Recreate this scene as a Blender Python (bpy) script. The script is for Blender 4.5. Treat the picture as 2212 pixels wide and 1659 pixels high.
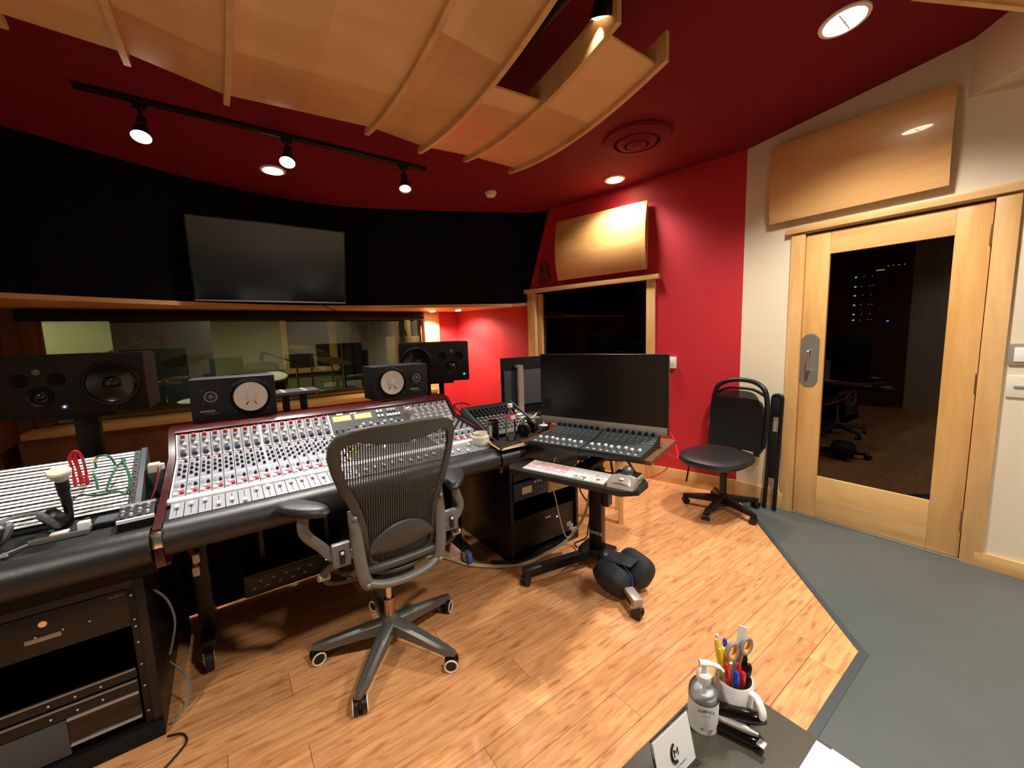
import bpy, bmesh, math, random
from mathutils import Vector, Matrix, Euler
random.seed(7)
PI = math.pi
scene = bpy.context.scene
COL = scene.collection
for o in list(bpy.data.objects):
    bpy.data.objects.remove(o)

# ------------------------------------------------------------------ camera, world, exposure
cam_d = bpy.data.cameras.new('camera')
cam = bpy.data.objects.new('camera', cam_d)
COL.objects.link(cam)
YAW, PITCH, ROLL = math.radians(35.567), math.radians(6.842), math.radians(-1.873)
_f = Vector((math.sin(YAW) * math.cos(PITCH), math.cos(YAW) * math.cos(PITCH), -math.sin(PITCH)))
_r = Vector((math.cos(YAW), -math.sin(YAW), 0))
_u = _r.cross(_f)
_r2 = math.cos(ROLL) * _r + math.sin(ROLL) * _u
_u2 = -math.sin(ROLL) * _r + math.cos(ROLL) * _u
cam.matrix_world = Matrix(((_r2.x, _u2.x, -_f.x, 0), (_r2.y, _u2.y, -_f.y, 0), (_r2.z, _u2.z, -_f.z, 1.40), (0, 0, 0, 1)))
cam_d.sensor_width = 36
cam_d.lens = 868.7 / 2212 * 36
cam_d.clip_start = 0.02
scene.camera = cam
scene.view_settings.view_transform = 'Standard'
scene.view_settings.look = 'None'
scene.view_settings.gamma = 1
scene.view_settings.use_curve_mapping = False
scene.view_settings.exposure = 1.47
w = bpy.data.worlds.new('world')
scene.world = w
w.use_nodes = True
w.node_tree.nodes['Background'].inputs[0].default_value = (0.9, 0.75, 0.6, 1)
w.node_tree.nodes['Background'].inputs[1].default_value = 0.004
scene.cycles.max_bounces = 8
scene.cycles.sample_clamp_indirect = 4

WARM = (1.0, 0.945, 0.85)
NEUT = (1.0, 0.97, 0.92)

# ------------------------------------------------------------------ helpers
def ceil_z(y):
    return 2.756 - .033 * (y - 1.57) if y > 1.57 else 2.756 + .118 * (1.57 - y)

def tag(o, label=None, cat=None, group=None, kind=None):
    if label: o['label'] = label
    if cat: o['category'] = cat
    if group: o['group'] = group
    if kind: o['kind'] = kind
    return o

def thing(name, label, cat, loc=(0, 0, 0), rz=0, group=None):
    o = bpy.data.objects.new(name, None)
    o.empty_display_size = .05
    COL.objects.link(o)
    o.location = loc
    o.rotation_euler = (0, 0, rz)
    return tag(o, label, cat, group)

class MB:
    def __init__(s):
        s.v = []; s.f = []; s.M = Matrix()
    def at(s, loc=(0, 0, 0), rot=(0, 0, 0)):
        s.M = Matrix.Translation(loc) @ Euler(rot).to_matrix().to_4x4()
        return s
    def add(s, vs, fs):
        n = len(s.v)
        s.v += [s.M @ Vector(v) for v in vs]
        s.f += [[i + n for i in f] for f in fs]
        return s
    def box(s, x0, x1, y0, y1, z0, z1, b=0):
        if b <= 0:
            vs = [(x0, y0, z0), (x1, y0, z0), (x1, y1, z0), (x0, y1, z0), (x0, y0, z1), (x1, y0, z1), (x1, y1, z1), (x0, y1, z1)]
            return s.add(vs, [(0, 3, 2, 1), (4, 5, 6, 7), (0, 1, 5, 4), (1, 2, 6, 5), (2, 3, 7, 6), (3, 0, 4, 7)])
        b = min(b, (x1 - x0) * .45, (y1 - y0) * .45, (z1 - z0) * .45)
        bm = bmesh.new()
        bmesh.ops.create_cube(bm, size=1)
        for v in bm.verts:
            v.co = Vector(((x0 + x1) / 2 + v.co.x * (x1 - x0), (y0 + y1) / 2 + v.co.y * (y1 - y0), (z0 + z1) / 2 + v.co.z * (z1 - z0)))
        bmesh.ops.bevel(bm, geom=list(bm.edges), offset=b, segments=2, profile=.6, affect='EDGES')
        bm.verts.index_update()
        s.add([v.co.copy() for v in bm.verts], [[v.index for v in f.verts] for f in bm.faces])
        bm.free()
        return s
    def cbox(s, c, d, b=0):
        return s.box(c[0] - d[0] / 2, c[0] + d[0] / 2, c[1] - d[1] / 2, c[1] + d[1] / 2, c[2] - d[2] / 2, c[2] + d[2] / 2, b)
    def lathe(s, prof, n=24, closed=True):
        vs = []; fs = []
        for r, z in prof:
            for i in range(n):
                a = 2 * PI * i / n
                vs.append((r * math.cos(a), r * math.sin(a), z))
        for k in range(len(prof) - 1):
            for i in range(n):
                j = (i + 1) % n
                fs.append((k * n + i, k * n + j, (k + 1) * n + j, (k + 1) * n + i))
        if closed:
            fs.append(tuple(range(n - 1, -1, -1)))
            fs.append(tuple((len(prof) - 1) * n + i for i in range(n)))
        return s.add(vs, fs)
    def cyl(s, p0, p1, r0, r1=None, n=16):
        r1 = r0 if r1 is None else r1
        return s.tube([p0, p1], [r0, r1], n)
    def tube(s, pts, r, n=10, closed=False, flat=1.0, up=None):
        pts = [Vector(p) for p in pts]
        m = len(pts)
        rs = r if isinstance(r, (list, tuple)) else [r] * m
        vs = []; fs = []
        ref = Vector(up) if up else None
        prevx = None
        for k in range(m):
            if closed: t = pts[(k + 1) % m] - pts[k - 1]
            else: t = pts[min(k + 1, m - 1)] - pts[max(k - 1, 0)]
            if t.length < 1e-9: t = Vector((0, 0, 1))
            t.normalize()
            if ref is not None: x = ref.cross(t)
            elif prevx is None:
                x = t.cross(Vector((0, 0, 1)) if abs(t.z) < .9 else Vector((0, 1, 0)))
            else: x = prevx - t * prevx.dot(t)
            if x.length < 1e-6: x = t.orthogonal()
            x.normalize(); prevx = x
            y = t.cross(x)
            for i in range(n):
                a = 2 * PI * i / n
                vs.append(pts[k] + x * (rs[k] * math.cos(a)) + y * (rs[k] * flat * math.sin(a)))
        for k in range(m if closed else m - 1):
            k2 = (k + 1) % m
            for i in range(n):
                j = (i + 1) % n
                fs.append((k * n + i, k * n + j, k2 * n + j, k2 * n + i))
        if not closed:
            fs.append(tuple(range(n - 1, -1, -1)))
            fs.append(tuple((m - 1) * n + i for i in range(n)))
        return s.add(vs, fs)
    def prism(s, poly, z0, z1):
        n = len(poly)
        vs = [(p[0], p[1], z0) for p in poly] + [(p[0], p[1], z1) for p in poly]
        fs = [tuple(range(n - 1, -1, -1)), tuple(range(n, 2 * n))]
        fs += [(i, (i + 1) % n, n + (i + 1) % n, n + i) for i in range(n)]
        return s.add(vs, fs)
    def profx(s, prof, x0, x1):
        """profile of (y, z) points swept along x"""
        n = len(prof)
        vs = [(x0, p[0], p[1]) for p in prof] + [(x1, p[0], p[1]) for p in prof]
        fs = [tuple(range(n)), tuple(range(2 * n - 1, n - 1, -1))]
        fs += [(i, n + i, n + (i + 1) % n, (i + 1) % n) for i in range(n)]
        return s.add(vs, fs)
    def sph(s, c, r, nu=16, nv=10):
        rx, ry, rz = (r, r, r) if not isinstance(r, (tuple, list)) else r
        vs = [(c[0], c[1], c[2] - rz)]
        for j in range(1, nv):
            p = PI * j / nv
            for i in range(nu):
                a = 2 * PI * i / nu
                vs.append((c[0] + rx * math.sin(p) * math.cos(a), c[1] + ry * math.sin(p) * math.sin(a), c[2] - rz * math.cos(p)))
        vs.append((c[0], c[1], c[2] + rz))
        fs = [(0, 1 + (i + 1) % nu, 1 + i) for i in range(nu)]
        for j in range(nv - 2):
            for i in range(nu):
                a = 1 + j * nu
                fs.append((a + i, a + (i + 1) % nu, a + nu + (i + 1) % nu, a + nu + i))
        a = 1 + (nv - 2) * nu
        fs += [(a + i, a + (i + 1) % nu, len(vs) - 1) for i in range(nu)]
        return s.add(vs, fs)
    def grid(s, fn, nu, nv, th=None):
        """surface fn(u,v) -> point; th: thickness vector"""
        vs = [Vector(fn(i / nu, j / nv)) for j in range(nv + 1) for i in range(nu + 1)]
        fs = [(j * (nu + 1) + i, j * (nu + 1) + i + 1, (j + 1) * (nu + 1) + i + 1, (j + 1) * (nu + 1) + i) for j in range(nv) for i in range(nu)]
        if th is not None:
            t = Vector(th); n = len(vs)
            vs += [v + t for v in vs]
            fs += [tuple(n + i for i in reversed(f)) for f in fs]
            W = nu + 1
            for i in range(nu):
                fs.append((i + 1, i, n + i, n + i + 1)); a = nv * W
                fs.append((a + i, a + i + 1, n + a + i + 1, n + a + i))
            for j in range(nv):
                fs.append((j * W, (j + 1) * W, n + (j + 1) * W, n + j * W)); a = nu
                fs.append(((j + 1) * W + a, j * W + a, n + j * W + a, n + (j + 1) * W + a))
        return s.add(vs, fs)

def mesh_of(name, mb, mat, smooth=38):
    me = bpy.data.meshes.new(name)
    me.from_pydata([tuple(v) for v in mb.v], [], mb.f)
    bm = bmesh.new(); bm.from_mesh(me)
    bmesh.ops.recalc_face_normals(bm, faces=bm.faces)
    bm.to_mesh(me); bm.free()
    if smooth:
        me.polygons.foreach_set('use_smooth', [True] * len(me.polygons))
        me.set_sharp_from_angle(angle=math.radians(smooth))
    if mat: me.materials.append(mat)
    return me

def part(name, mb, mat, parent=None, label=None, smooth=38, loc=None, rot=None):
    me = mb if isinstance(mb, bpy.types.Mesh) else mesh_of(name, mb, mat, smooth)
    o = bpy.data.objects.new(name, me)
    COL.objects.link(o)
    if parent: o.parent = parent
    if loc: o.location = loc
    if rot: o.rotation_euler = rot
    if label: o['label'] = label
    return o

def single(name, mb, mat, label, cat, group=None, smooth=38, loc=None, rot=None):
    return tag(part(name, mb, mat, smooth=smooth, loc=loc, rot=rot), label, cat, group)

def struct(name, mb, mat, parent=None, smooth=30):
    o = part(name, mb, mat, parent, smooth=smooth)
    if not parent: o['kind'] = 'structure'
    return o

def copy_tree(o, parent=None):
    c = o.copy(); COL.objects.link(c); c.parent = parent
    for ch in list(o.children): copy_tree(ch, c)
    return c

def text_part(name, s, size, mat, parent=None, loc=(0, 0, 0), rot=(0, 0, 0), depth=.0006, label=None, align='CENTER'):
    cu = bpy.data.curves.new(name, 'FONT')
    cu.body = s; cu.size = size; cu.extrude = depth; cu.align_x = align; cu.align_y = 'CENTER'
    cu.resolution_u = 2
    t = bpy.data.objects.new(name, cu); COL.objects.link(t)
    bpy.context.view_layer.update()
    me = bpy.data.meshes.new_from_object(t)
    bpy.data.objects.remove(t)
    me.materials.clear(); me.materials.append(mat)
    return part(name, me, mat, parent, label=label, loc=loc, rot=rot)

def cable_curve(pts, seg=8):
    P = [Vector(p) for p in pts]; out = []
    for i in range(len(P) - 1):
        p0 = P[max(i - 1, 0)]; p1 = P[i]; p2 = P[i + 1]; p3 = P[min(i + 2, len(P) - 1)]
        for k in range(seg):
            t = k / seg
            out.append(.5 * ((2 * p1) + (-p0 + p2) * t + (2 * p0 - 5 * p1 + 4 * p2 - p3) * t * t + (-p0 + 3 * p1 - 3 * p2 + p3) * t ** 3))
    out.append(P[-1])
    return out

# ------------------------------------------------------------------ materials
def lin(c):
    return tuple(((x / 255) / 12.92 if x / 255 <= .04045 else ((x / 255 + .055) / 1.055) ** 2.4) for x in c) + (1,)

def mat(name, c, rough=.5, metal=0, emit=None, es=0, noise=0, ns=30, bump=0, bs=200, spec=.5, coat=0, alpha=None, sheen=0):
    m = bpy.data.materials.new(name); m.use_nodes = True
    nt = m.node_tree; b = nt.nodes['Principled BSDF']
    b.inputs['Base Color'].default_value = lin(c)
    b.inputs['Roughness'].default_value = rough
    b.inputs['Metallic'].default_value = metal
    b.inputs['Specular IOR Level'].default_value = spec
    b.inputs['Coat Weight'].default_value = coat
    b.inputs['Sheen Weight'].default_value = sheen
    if emit:
        b.inputs['Emission Color'].default_value = lin(emit); b.inputs['Emission Strength'].default_value = es
    if noise or bump:
        tc = nt.nodes.new('ShaderNodeTexCoord')
    if noise:
        n = nt.nodes.new('ShaderNodeTexNoise'); n.inputs['Scale'].default_value = ns; n.inputs['Detail'].default_value = 4
        nt.links.new(tc.outputs['Object'], n.inputs['Vector'])
        mx = nt.nodes.new('ShaderNodeMix'); mx.data_type = 'RGBA'
        l = lin(c)
        mx.inputs[6].default_value = tuple(v * (1 - noise) for v in l[:3]) + (1,)
        mx.inputs[7].default_value = tuple(min(1, v * (1 + noise)) for v in l[:3]) + (1,)
        nt.links.new(n.outputs['Fac'], mx.inputs[0]); nt.links.new(mx.outputs[2], b.inputs['Base Color'])
    if bump:
        n2 = nt.nodes.new('ShaderNodeTexNoise'); n2.inputs['Scale'].default_value = bs; n2.inputs['Detail'].default_value = 3
        nt.links.new(tc.outputs['Object'], n2.inputs['Vector'])
        bp = nt.nodes.new('ShaderNodeBump'); bp.inputs['Strength'].default_value = bump; bp.inputs['Distance'].default_value = .002
        nt.links.new(n2.outputs['Fac'], bp.inputs['Height']); nt.links.new(bp.outputs[0], b.inputs['Normal'])
    return m

def wood(name, dark, light, stretch=(1, 12, 12), scale=3, rough=.4, coat=0, rnd=.0, knots=0, bands=0, bandaxis=0, spec=.5):
    """grain runs along the axis whose stretch is small"""
    m = bpy.data.materials.new(name); m.use_nodes = True
    nt = m.node_tree; N = nt.nodes; L = nt.links; b = N['Principled BSDF']
    b.inputs['Roughness'].default_value = rough; b.inputs['Coat Weight'].default_value = coat
    b.inputs['Specular IOR Level'].default_value = spec
    tc = N.new('ShaderNodeTexCoord'); mp = N.new('ShaderNodeMapping'); mp.inputs['Scale'].default_value = stretch
    oi = N.new('ShaderNodeObjectInfo')
    cmb = N.new('ShaderNodeCombineXYZ')
    mul = N.new('ShaderNodeMath'); mul.operation = 'MULTIPLY'; mul.inputs[1].default_value = 17.3
    L.new(oi.outputs['Random'], mul.inputs[0]); L.new(mul.outputs[0], cmb.inputs[0]); L.new(mul.outputs[0], cmb.inputs[1])
    L.new(cmb.outputs[0], mp.inputs['Location'])
    L.new(tc.outputs['Object'], mp.inputs['Vector'])
    n = N.new('ShaderNodeTexNoise'); n.inputs['Scale'].default_value = scale; n.inputs['Detail'].default_value = 6; n.inputs['Roughness'].default_value = .6
    n.inputs['Distortion'].default_value = .6
    L.new(mp.outputs[0], n.inputs['Vector'])
    r = N.new('ShaderNodeValToRGB'); r.color_ramp.elements[0].position = .3; r.color_ramp.elements[1].position = .7
    r.color_ramp.elements[0].color = lin(dark); r.color_ramp.elements[1].color = lin(light)
    L.new(n.outputs['Fac'], r.inputs[0])
    out = r.outputs[0]
    if knots:
        mp2 = N.new('ShaderNodeMapping'); mp2.inputs['Scale'].default_value = tuple(1 + (s - 1) * .25 for s in stretch)
        L.new(tc.outputs['Object'], mp2.inputs['Vector']); L.new(cmb.outputs[0], mp2.inputs['Location'])
        n3 = N.new('ShaderNodeTexNoise'); n3.inputs['Scale'].default_value = knots; n3.inputs['Detail'].default_value = 2
        L.new(mp2.outputs[0], n3.inputs['Vector'])
        r3 = N.new('ShaderNodeValToRGB'); r3.color_ramp.elements[0].position = .56; r3.color_ramp.elements[1].position = .72
        r3.color_ramp.elements[0].color = (1, 1, 1, 1); r3.color_ramp.elements[1].color = (.66, .55, .47, 1)
        L.new(n3.outputs['Fac'], r3.inputs[0])
        mm = N.new('ShaderNodeMix'); mm.data_type = 'RGBA'; mm.blend_type = 'MULTIPLY'; mm.inputs[0].default_value = 1
        L.new(out, mm.inputs[6]); L.new(r3.outputs[0], mm.inputs[7]); out = mm.outputs[2]
    if rnd:
        hv = N.new('ShaderNodeHueSaturation')
        ma = N.new('ShaderNodeMapRange'); ma.inputs['To Min'].default_value = 1 - rnd; ma.inputs['To Max'].default_value = 1 + rnd
        L.new(oi.outputs['Random'], ma.inputs['Value']); L.new(ma.outputs[0], hv.inputs['Value'])
        L.new(out, hv.inputs['Color']); out = hv.outputs[0]
    if bands:
        sx = N.new('ShaderNodeSeparateXYZ'); L.new(tc.outputs['Object'], sx.inputs[0])
        m1 = N.new('ShaderNodeMath'); m1.operation = 'MULTIPLY'; m1.inputs[1].default_value = bands
        L.new(sx.outputs[bandaxis], m1.inputs[0])
        m2 = N.new('ShaderNodeMath'); m2.operation = 'FLOOR'; L.new(m1.outputs[0], m2.inputs[0])
        wn = N.new('ShaderNodeTexWhiteNoise'); wn.noise_dimensions = '1D'; L.new(m2.outputs[0], wn.inputs['W'])
        mr = N.new('ShaderNodeMapRange'); mr.inputs['To Min'].default_value = .93; mr.inputs['To Max'].default_value = 1.05
        L.new(wn.outputs['Value'], mr.inputs['Value'])
        h2 = N.new('ShaderNodeHueSaturation'); L.new(mr.outputs[0], h2.inputs['Value']); L.new(out, h2.inputs['Color']); out = h2.outputs[0]
    L.new(out, b.inputs['Base Color'])
    bp = N.new('ShaderNodeBump'); bp.inputs['Strength'].default_value = .08; bp.inputs['Distance'].default_value = .002
    L.new(n.outputs['Fac'], bp.inputs['Height']); L.new(bp.outputs[0], b.inputs['Normal'])
    return m

def glass_mat(name, tint, refl=.06, rough=.0):
    """clear pane: mostly transparent with a fresnel reflection"""
    m = bpy.data.materials.new(name); m.use_nodes = True
    nt = m.node_tree; N = nt.nodes; L = nt.links
    N.remove(N['Principled BSDF']); out = N['Material Output']
    t = N.new('ShaderNodeBsdfTransparent'); t.inputs[0].default_value = tint + (1,)
    g = N.new('ShaderNodeBsdfGlossy'); g.inputs['Roughness'].default_value = rough; g.inputs[0].default_value = (1, 1, 1, 1)
    fr = N.new('ShaderNodeFresnel'); fr.inputs[0].default_value = 1.5
    ad = N.new('ShaderNodeMath'); ad.operation = 'ADD'; ad.inputs[1].default_value = refl
    mx = N.new('ShaderNodeMixShader')
    L.new(fr.outputs[0], ad.inputs[0]); L.new(ad.outputs[0], mx.inputs[0]); L.new(t.outputs[0], mx.inputs[1]); L.new(g.outputs[0], mx.inputs[2]); L.new(mx.outputs[0], out.inputs[0])
    return m

M = {}
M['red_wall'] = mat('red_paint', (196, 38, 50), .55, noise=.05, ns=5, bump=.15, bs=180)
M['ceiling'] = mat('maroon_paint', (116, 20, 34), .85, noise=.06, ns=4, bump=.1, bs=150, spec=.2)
M['beige'] = mat('beige_paint', (226, 213, 186), .6, noise=.04, ns=4, bump=.12, bs=180)
M['black_cloth'] = mat('black_cloth', (12, 15, 17), .95, noise=.15, ns=300, bump=.4, bs=700, spec=.1)
M['maple'] = wood('maple_veneer', (196, 142, 78), (222, 172, 108), (1, 1, 5), 1.4, .33, coat=.15, bands=6, bandaxis=2)
M['maple_y'] = wood('maple_cloud_veneer', (222, 168, 104), (240, 194, 134), (1, 3, 1), 1.5, .4, bands=5, bandaxis=0)
M['maple_dark'] = wood('maple_cloud_strip', (206, 146, 86), (226, 172, 112), (1, 3, 1), 1.5, .4, bands=5, bandaxis=0)
M['maple_trim'] = wood('maple_trim', (206, 158, 98), (230, 188, 130), (6, 6, 1), 2, .35)
M['maple_trim_h'] = wood('maple_trim_rail', (206, 158, 98), (230, 188, 130), (1, 1, 8), 2, .35)
M['maple_gloss'] = wood('maple_gloss_veneer', (212, 156, 94), (232, 184, 124), (1, 1, 5), 1.4, .30, coat=.6, bands=4, bandaxis=1)
M['door_wood'] = wood('door_wood', (204, 150, 84), (228, 182, 118), (5, 5, .6), 2, .3, coat=.2)
M['door_rail'] = wood('door_rail_wood', (208, 160, 96), (232, 192, 132), (5, .6, 5), 2, .3, coat=.2)
M['brown_wood'] = wood('brown_panel_wood', (80, 46, 24), (122, 76, 42), (5, 5, 1), 2, .5)
M['sill_wood'] = wood('sill_wood', (170, 126, 66), (205, 160, 96), (.6, 5, 5), 3, .35)
M['plank'] = wood('bamboo_plank', (196, 128, 78), (232, 174, 118), (1.2, 14, 14), 4, .36, coat=.1, rnd=.12, knots=9)
M['gap'] = mat('dark_gap', (40, 20, 10), .9)
M['rubber'] = mat('grey_rubber', (82, 88, 86), .42, noise=.12, ns=6, bump=.2, bs=90)
M['rubber_edge'] = mat('grey_rubber_edge', (64, 72, 76), .45, noise=.25, ns=14)
M['mahogany'] = wood('mahogany', (44, 9, 10), (84, 20, 20), (1, 8, 8), 4, .25, coat=.35)
M['blk'] = mat('black_plastic', (14, 15, 16), .4)
M['blk_matte'] = mat('black_matte', (10, 11, 12), .7, spec=.3)
M['blk_gloss'] = mat('black_gloss', (8, 8, 9), .12, coat=.5)
M['blk_leather'] = mat('black_leather', (34, 33, 32), .38, noise=.1, ns=60, bump=.35, bs=350)
M['blk_metal'] = mat('black_powder_metal', (20, 21, 22), .35, metal=.3)
M['dark_box'] = mat('speaker_black', (18, 20, 22), .55, noise=.15, ns=120, bump=.3, bs=400)
M['cone_dark'] = mat('dark_cone', (30, 31, 34), .2, coat=.4)
M['cone_white'] = mat('white_cone', (232, 224, 210), .6)
M['grey_light'] = mat('console_light_grey', (148, 149, 156), .4, metal=.1)
M['grey_mid'] = mat('console_mid_grey', (132, 134, 138), .45)
M['grey_dark'] = mat('dark_grey_panel', (66, 72, 76), .45)
M['white'] = mat('white_plastic', (235, 234, 230), .35)
M['cream'] = mat('cream_plastic', (226, 218, 196), .45)
M['knob_blk'] = mat('knob_black', (22, 24, 28), .35)
M['knob_grey'] = mat('knob_grey', (120, 122, 126), .35)
M['knob_silver'] = mat('knob_silver', (206, 204, 198), .3, metal=.4)
M['knob_red'] = mat('knob_red', (196, 24, 44), .35)
M['knob_maroon'] = mat('knob_maroon', (96, 20, 34), .35)
M['knob_blue'] = mat('knob_dark_blue', (18, 44, 70), .35)
M['blue_ring'] = mat('blue_print', (40, 90, 190), .5)
M['alu'] = mat('grey_aluminium', (104, 104, 100), .34, metal=.55)
M['graphite'] = mat('graphite_frame', (66, 64, 60), .42)
M['graphite_l'] = mat('graphite_light', (104, 103, 98), .4)
M['chrome'] = mat('chrome', (220, 215, 205), .15, metal=1)
M['copper'] = mat('gas_spring_metal', (190, 160, 140), .25, metal=.9)
M['steel'] = mat('brushed_steel', (158, 156, 150), .32, metal=.6)
M['brass'] = mat('hinge_bronze', (150, 120, 80), .35, metal=.8)
M['screen'] = mat('screen_black', (10, 11, 12), .22, spec=.5)
M['tv'] = mat('tv_black', (9, 10, 11), .16, spec=1.0)
M['silver'] = mat('silver_plastic', (170, 160, 152), .35, metal=.35)
M['lamp_on'] = mat('lamp_lens_lit', (255, 245, 225), .5, emit=(255, 236, 205), es=14)
M['lamp_dim'] = mat('lamp_lens_dim', (255, 225, 190), .5, emit=(255, 214, 160), es=1.0)
M['vu'] = mat('vu_meter_lit', (250, 190, 90), .5, emit=(255, 176, 60), es=1.1)
M['led_g'] = mat('led_green', (160, 240, 30), .5, emit=(160, 235, 30), es=2.5)
M['led_w'] = mat('led_white', (240, 240, 220), .5, emit=(240, 240, 210), es=2)
M['led_b'] = mat('led_blue', (60, 110, 255), .5, emit=(90, 150, 255), es=3)
M['navy'] = mat('navy_panel', (28, 44, 92), .45)
M['gold'] = mat('gold_panel', (150, 136, 96), .4, metal=.5, noise=.35, ns=90)
M['paper'] = mat('white_paper', (238, 238, 236), .7)
M['blue_paper'] = mat('pale_blue_plastic', (196, 212, 224), .3)
M['ink'] = mat('black_ink', (20, 22, 26), .6)
M['ink_grey'] = mat('grey_ink', (150, 152, 155), .6)
M['cable_cream'] = mat('cream_cable', (214, 200, 150), .5)
M['cable_white'] = mat('white_cable', (225, 222, 215), .5)
M['cable_black'] = mat('black_cable', (14, 14, 15), .5)
M['cable_red'] = mat('red_cable', (214, 30, 44), .4)
M['cable_green'] = mat('green_cable', (40, 110, 80), .45)
M['cable_grey'] = mat('grey_cable', (120, 120, 120), .5)
M['yellow'] = mat('yellow_plastic', (238, 196, 20), .35)
M['red_pl'] = mat('red_plastic', (214, 30, 34), .35)
M['blue_pl'] = mat('blue_plastic', (26, 70, 190), .35)
M['pencil_y'] = mat('pencil_yellow', (226, 180, 80), .5)
M['leather_table'] = mat('dark_table_leather', (70, 66, 57), .36, noise=.2, ns=8, bump=.15, bs=260)
M['sandbag'] = mat('black_nylon', (30, 33, 38), .75, noise=.15, ns=80, bump=.3, bs=300)
M['sandbag_blue'] = mat('navy_nylon_trim', (24, 34, 84), .55)
M['blue_tyre'] = mat('blue_rubber', (70, 110, 170), .5)
M['skin_hp'] = mat('earpad_grey', (92, 94, 96), .55)
M['liveroom_wall'] = mat('liveroom_wall', (128, 124, 92), .8, noise=.12, ns=2)
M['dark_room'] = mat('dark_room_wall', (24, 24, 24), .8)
M['cymbal'] = mat('cymbal_bronze', (180, 150, 90), .25, metal=.9)
M['drum'] = mat('drum_shell', (26, 40, 44), .3, coat=.4)
M['glass'] = glass_mat('clear_glass', (.74, .80, .74), .05)
M['glass_dark'] = glass_mat('dark_glass', (.30, .31, .30), .005)
M['bottle'] = glass_mat('clear_plastic', (.92, .95, .95), .10)
M['gel'] = glass_mat('gel_plastic', (.86, .90, .92), .10)

def mesh_fabric(name, c, opening=.45, freq=260, axis=0):
    m = bpy.data.materials.new(name); m.use_nodes = True
    nt = m.node_tree; N = nt.nodes; L = nt.links; b = N['Principled BSDF']
    b.inputs['Base Color'].default_value = lin(c); b.inputs['Roughness'].default_value = .6
    tc = N.new('ShaderNodeTexCoord'); sx = N.new('ShaderNodeSeparateXYZ'); L.new(tc.outputs['Object'], sx.inputs[0])
    def stripe(ax, fr, cut):
        a = N.new('ShaderNodeMath'); a.operation = 'MULTIPLY'; a.inputs[1].default_value = fr; L.new(sx.outputs[ax], a.inputs[0])
        f = N.new('ShaderNodeMath'); f.operation = 'FRACT'; L.new(a.outputs[0], f.inputs[0])
        g = N.new('ShaderNodeMath'); g.operation = 'LESS_THAN'; g.inputs[1].default_value = cut; L.new(f.outputs[0], g.inputs[0])
        return g.outputs[0]
    s1 = stripe(axis, freq, opening); s2 = stripe(2, freq * 1.0, .82)
    mu = N.new('ShaderNodeMath'); mu.operation = 'MULTIPLY'; L.new(s1, mu.inputs[0]); L.new(s2, mu.inputs[1])
    t = N.new('ShaderNodeBsdfTransparent'); mx = N.new('ShaderNodeMixShader')
    L.new(mu.outputs[0], mx.inputs[0]); L.new(b.outputs[0], mx.inputs[1]); L.new(t.outputs[0], mx.inputs[2]); L.new(mx.outputs[0], N['Material Output'].inputs[0])
    return m
M['pellicle'] = mesh_fabric('chair_pellicle', (62, 61, 56), .45, 110)
M['chair_mesh'] = mesh_fabric('office_chair_mesh', (16, 16, 18), .12, 300, 1)

# ------------------------------------------------------------------ lamps of the room
def spot(name, loc, target, power, deg=110, blend=.6, col=WARM, size=.08, parent=None):
    d = bpy.data.lights.new(name, 'SPOT'); d.energy = power; d.spot_size = math.radians(deg); d.spot_blend = blend
    d.color = col; d.shadow_soft_size = size
    o = bpy.data.objects.new(name, d); COL.objects.link(o)
    o.location = loc
    v = Vector(target) - Vector(loc)
    o.rotation_euler = v.to_track_quat('-Z', 'Y').to_euler()
    return o

def can_light(x, y, label, power, deg=125, r=.075, ang=0, col=WARM):
    z = ceil_z(y)
    tilt = -math.atan(.033) if y > 1.57 else -math.atan(.118)
    t = thing('recessed_downlight', label, 'ceiling light', (x, y, z))
    t.rotation_euler = (tilt, 0, 0)
    mb = MB()
    n = 32; pr = [(r + .018, -.001), (r + .016, -.008), (r, -.010), (r - .006, -.004), (r - .008, .0)]
    mb.lathe(pr, n, closed=False)
    part('trim_ring', mb, M['white'], t)
    lb = MB().lathe([(r - .007, -.004), (r * .6, -.008), (.001, -.010)], n)
    part('lens', lb, M['lamp_on'], t)
    for k in range(3):
        sb = MB().at((0, 0, 0), (0, 0, k * PI / 3)).box(-r * .9, r * .9, -.003, .003, -.012, -.010)
        if power > 80: part('louvre', sb, M['white'], t)
    spot('downlight_beam', (x, y, z - .03), (x, y, 0), power, deg, .8, col, .10)
    return t

can_light(2.574, .762, 'large bright round downlight in the maroon ceiling near the glass door', 100, 130, .085)
can_light(2.926, 2.45, 'small bright round downlight in the ceiling beside the red wall window', 48, 135, .07)
can_light(.44, 3.60, 'small bright round downlight in the dark ceiling between track heads and TV', 30, 120, .07)
# lamps of the same ceiling behind and beside the camera
can_light(1.1, -.15, 'round ceiling downlight behind the camera over the dark side table', 92, 130, .075)
can_light(-1.15, .75, 'round ceiling downlight behind the camera on the left', 60, 125, .075)
can_light(2.4, -1.1, 'round ceiling downlight behind the camera on the right', 40, 130, .075)

# ------------------------------------------------------------------ room shell
A = Vector((3.41, 1.57)); Bc = Vector((2.56, 4.80))          # splayed red wall
U2 = (Bc - A).normalized(); LEN = (Bc - A).length
ANG = math.atan2(U2.y, U2.x)
def RW(t, d=0, z=0):
    """point on the red wall: t along it, d out of it into the room"""
    p = A + U2 * t + Vector((-U2.y, U2.x)) * d
    return Vector((p.x, p.y, z))
def rw_box(mb, t0, t1, d0, d1, z0, z1, b=0):
    mb.M = Matrix.Translation((A.x, A.y, 0)) @ Matrix.Rotation(ANG, 4, 'Z')
    mb.box(t0, t1, d0, d1, z0, z1, b); mb.M = Matrix()
    return mb

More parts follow.
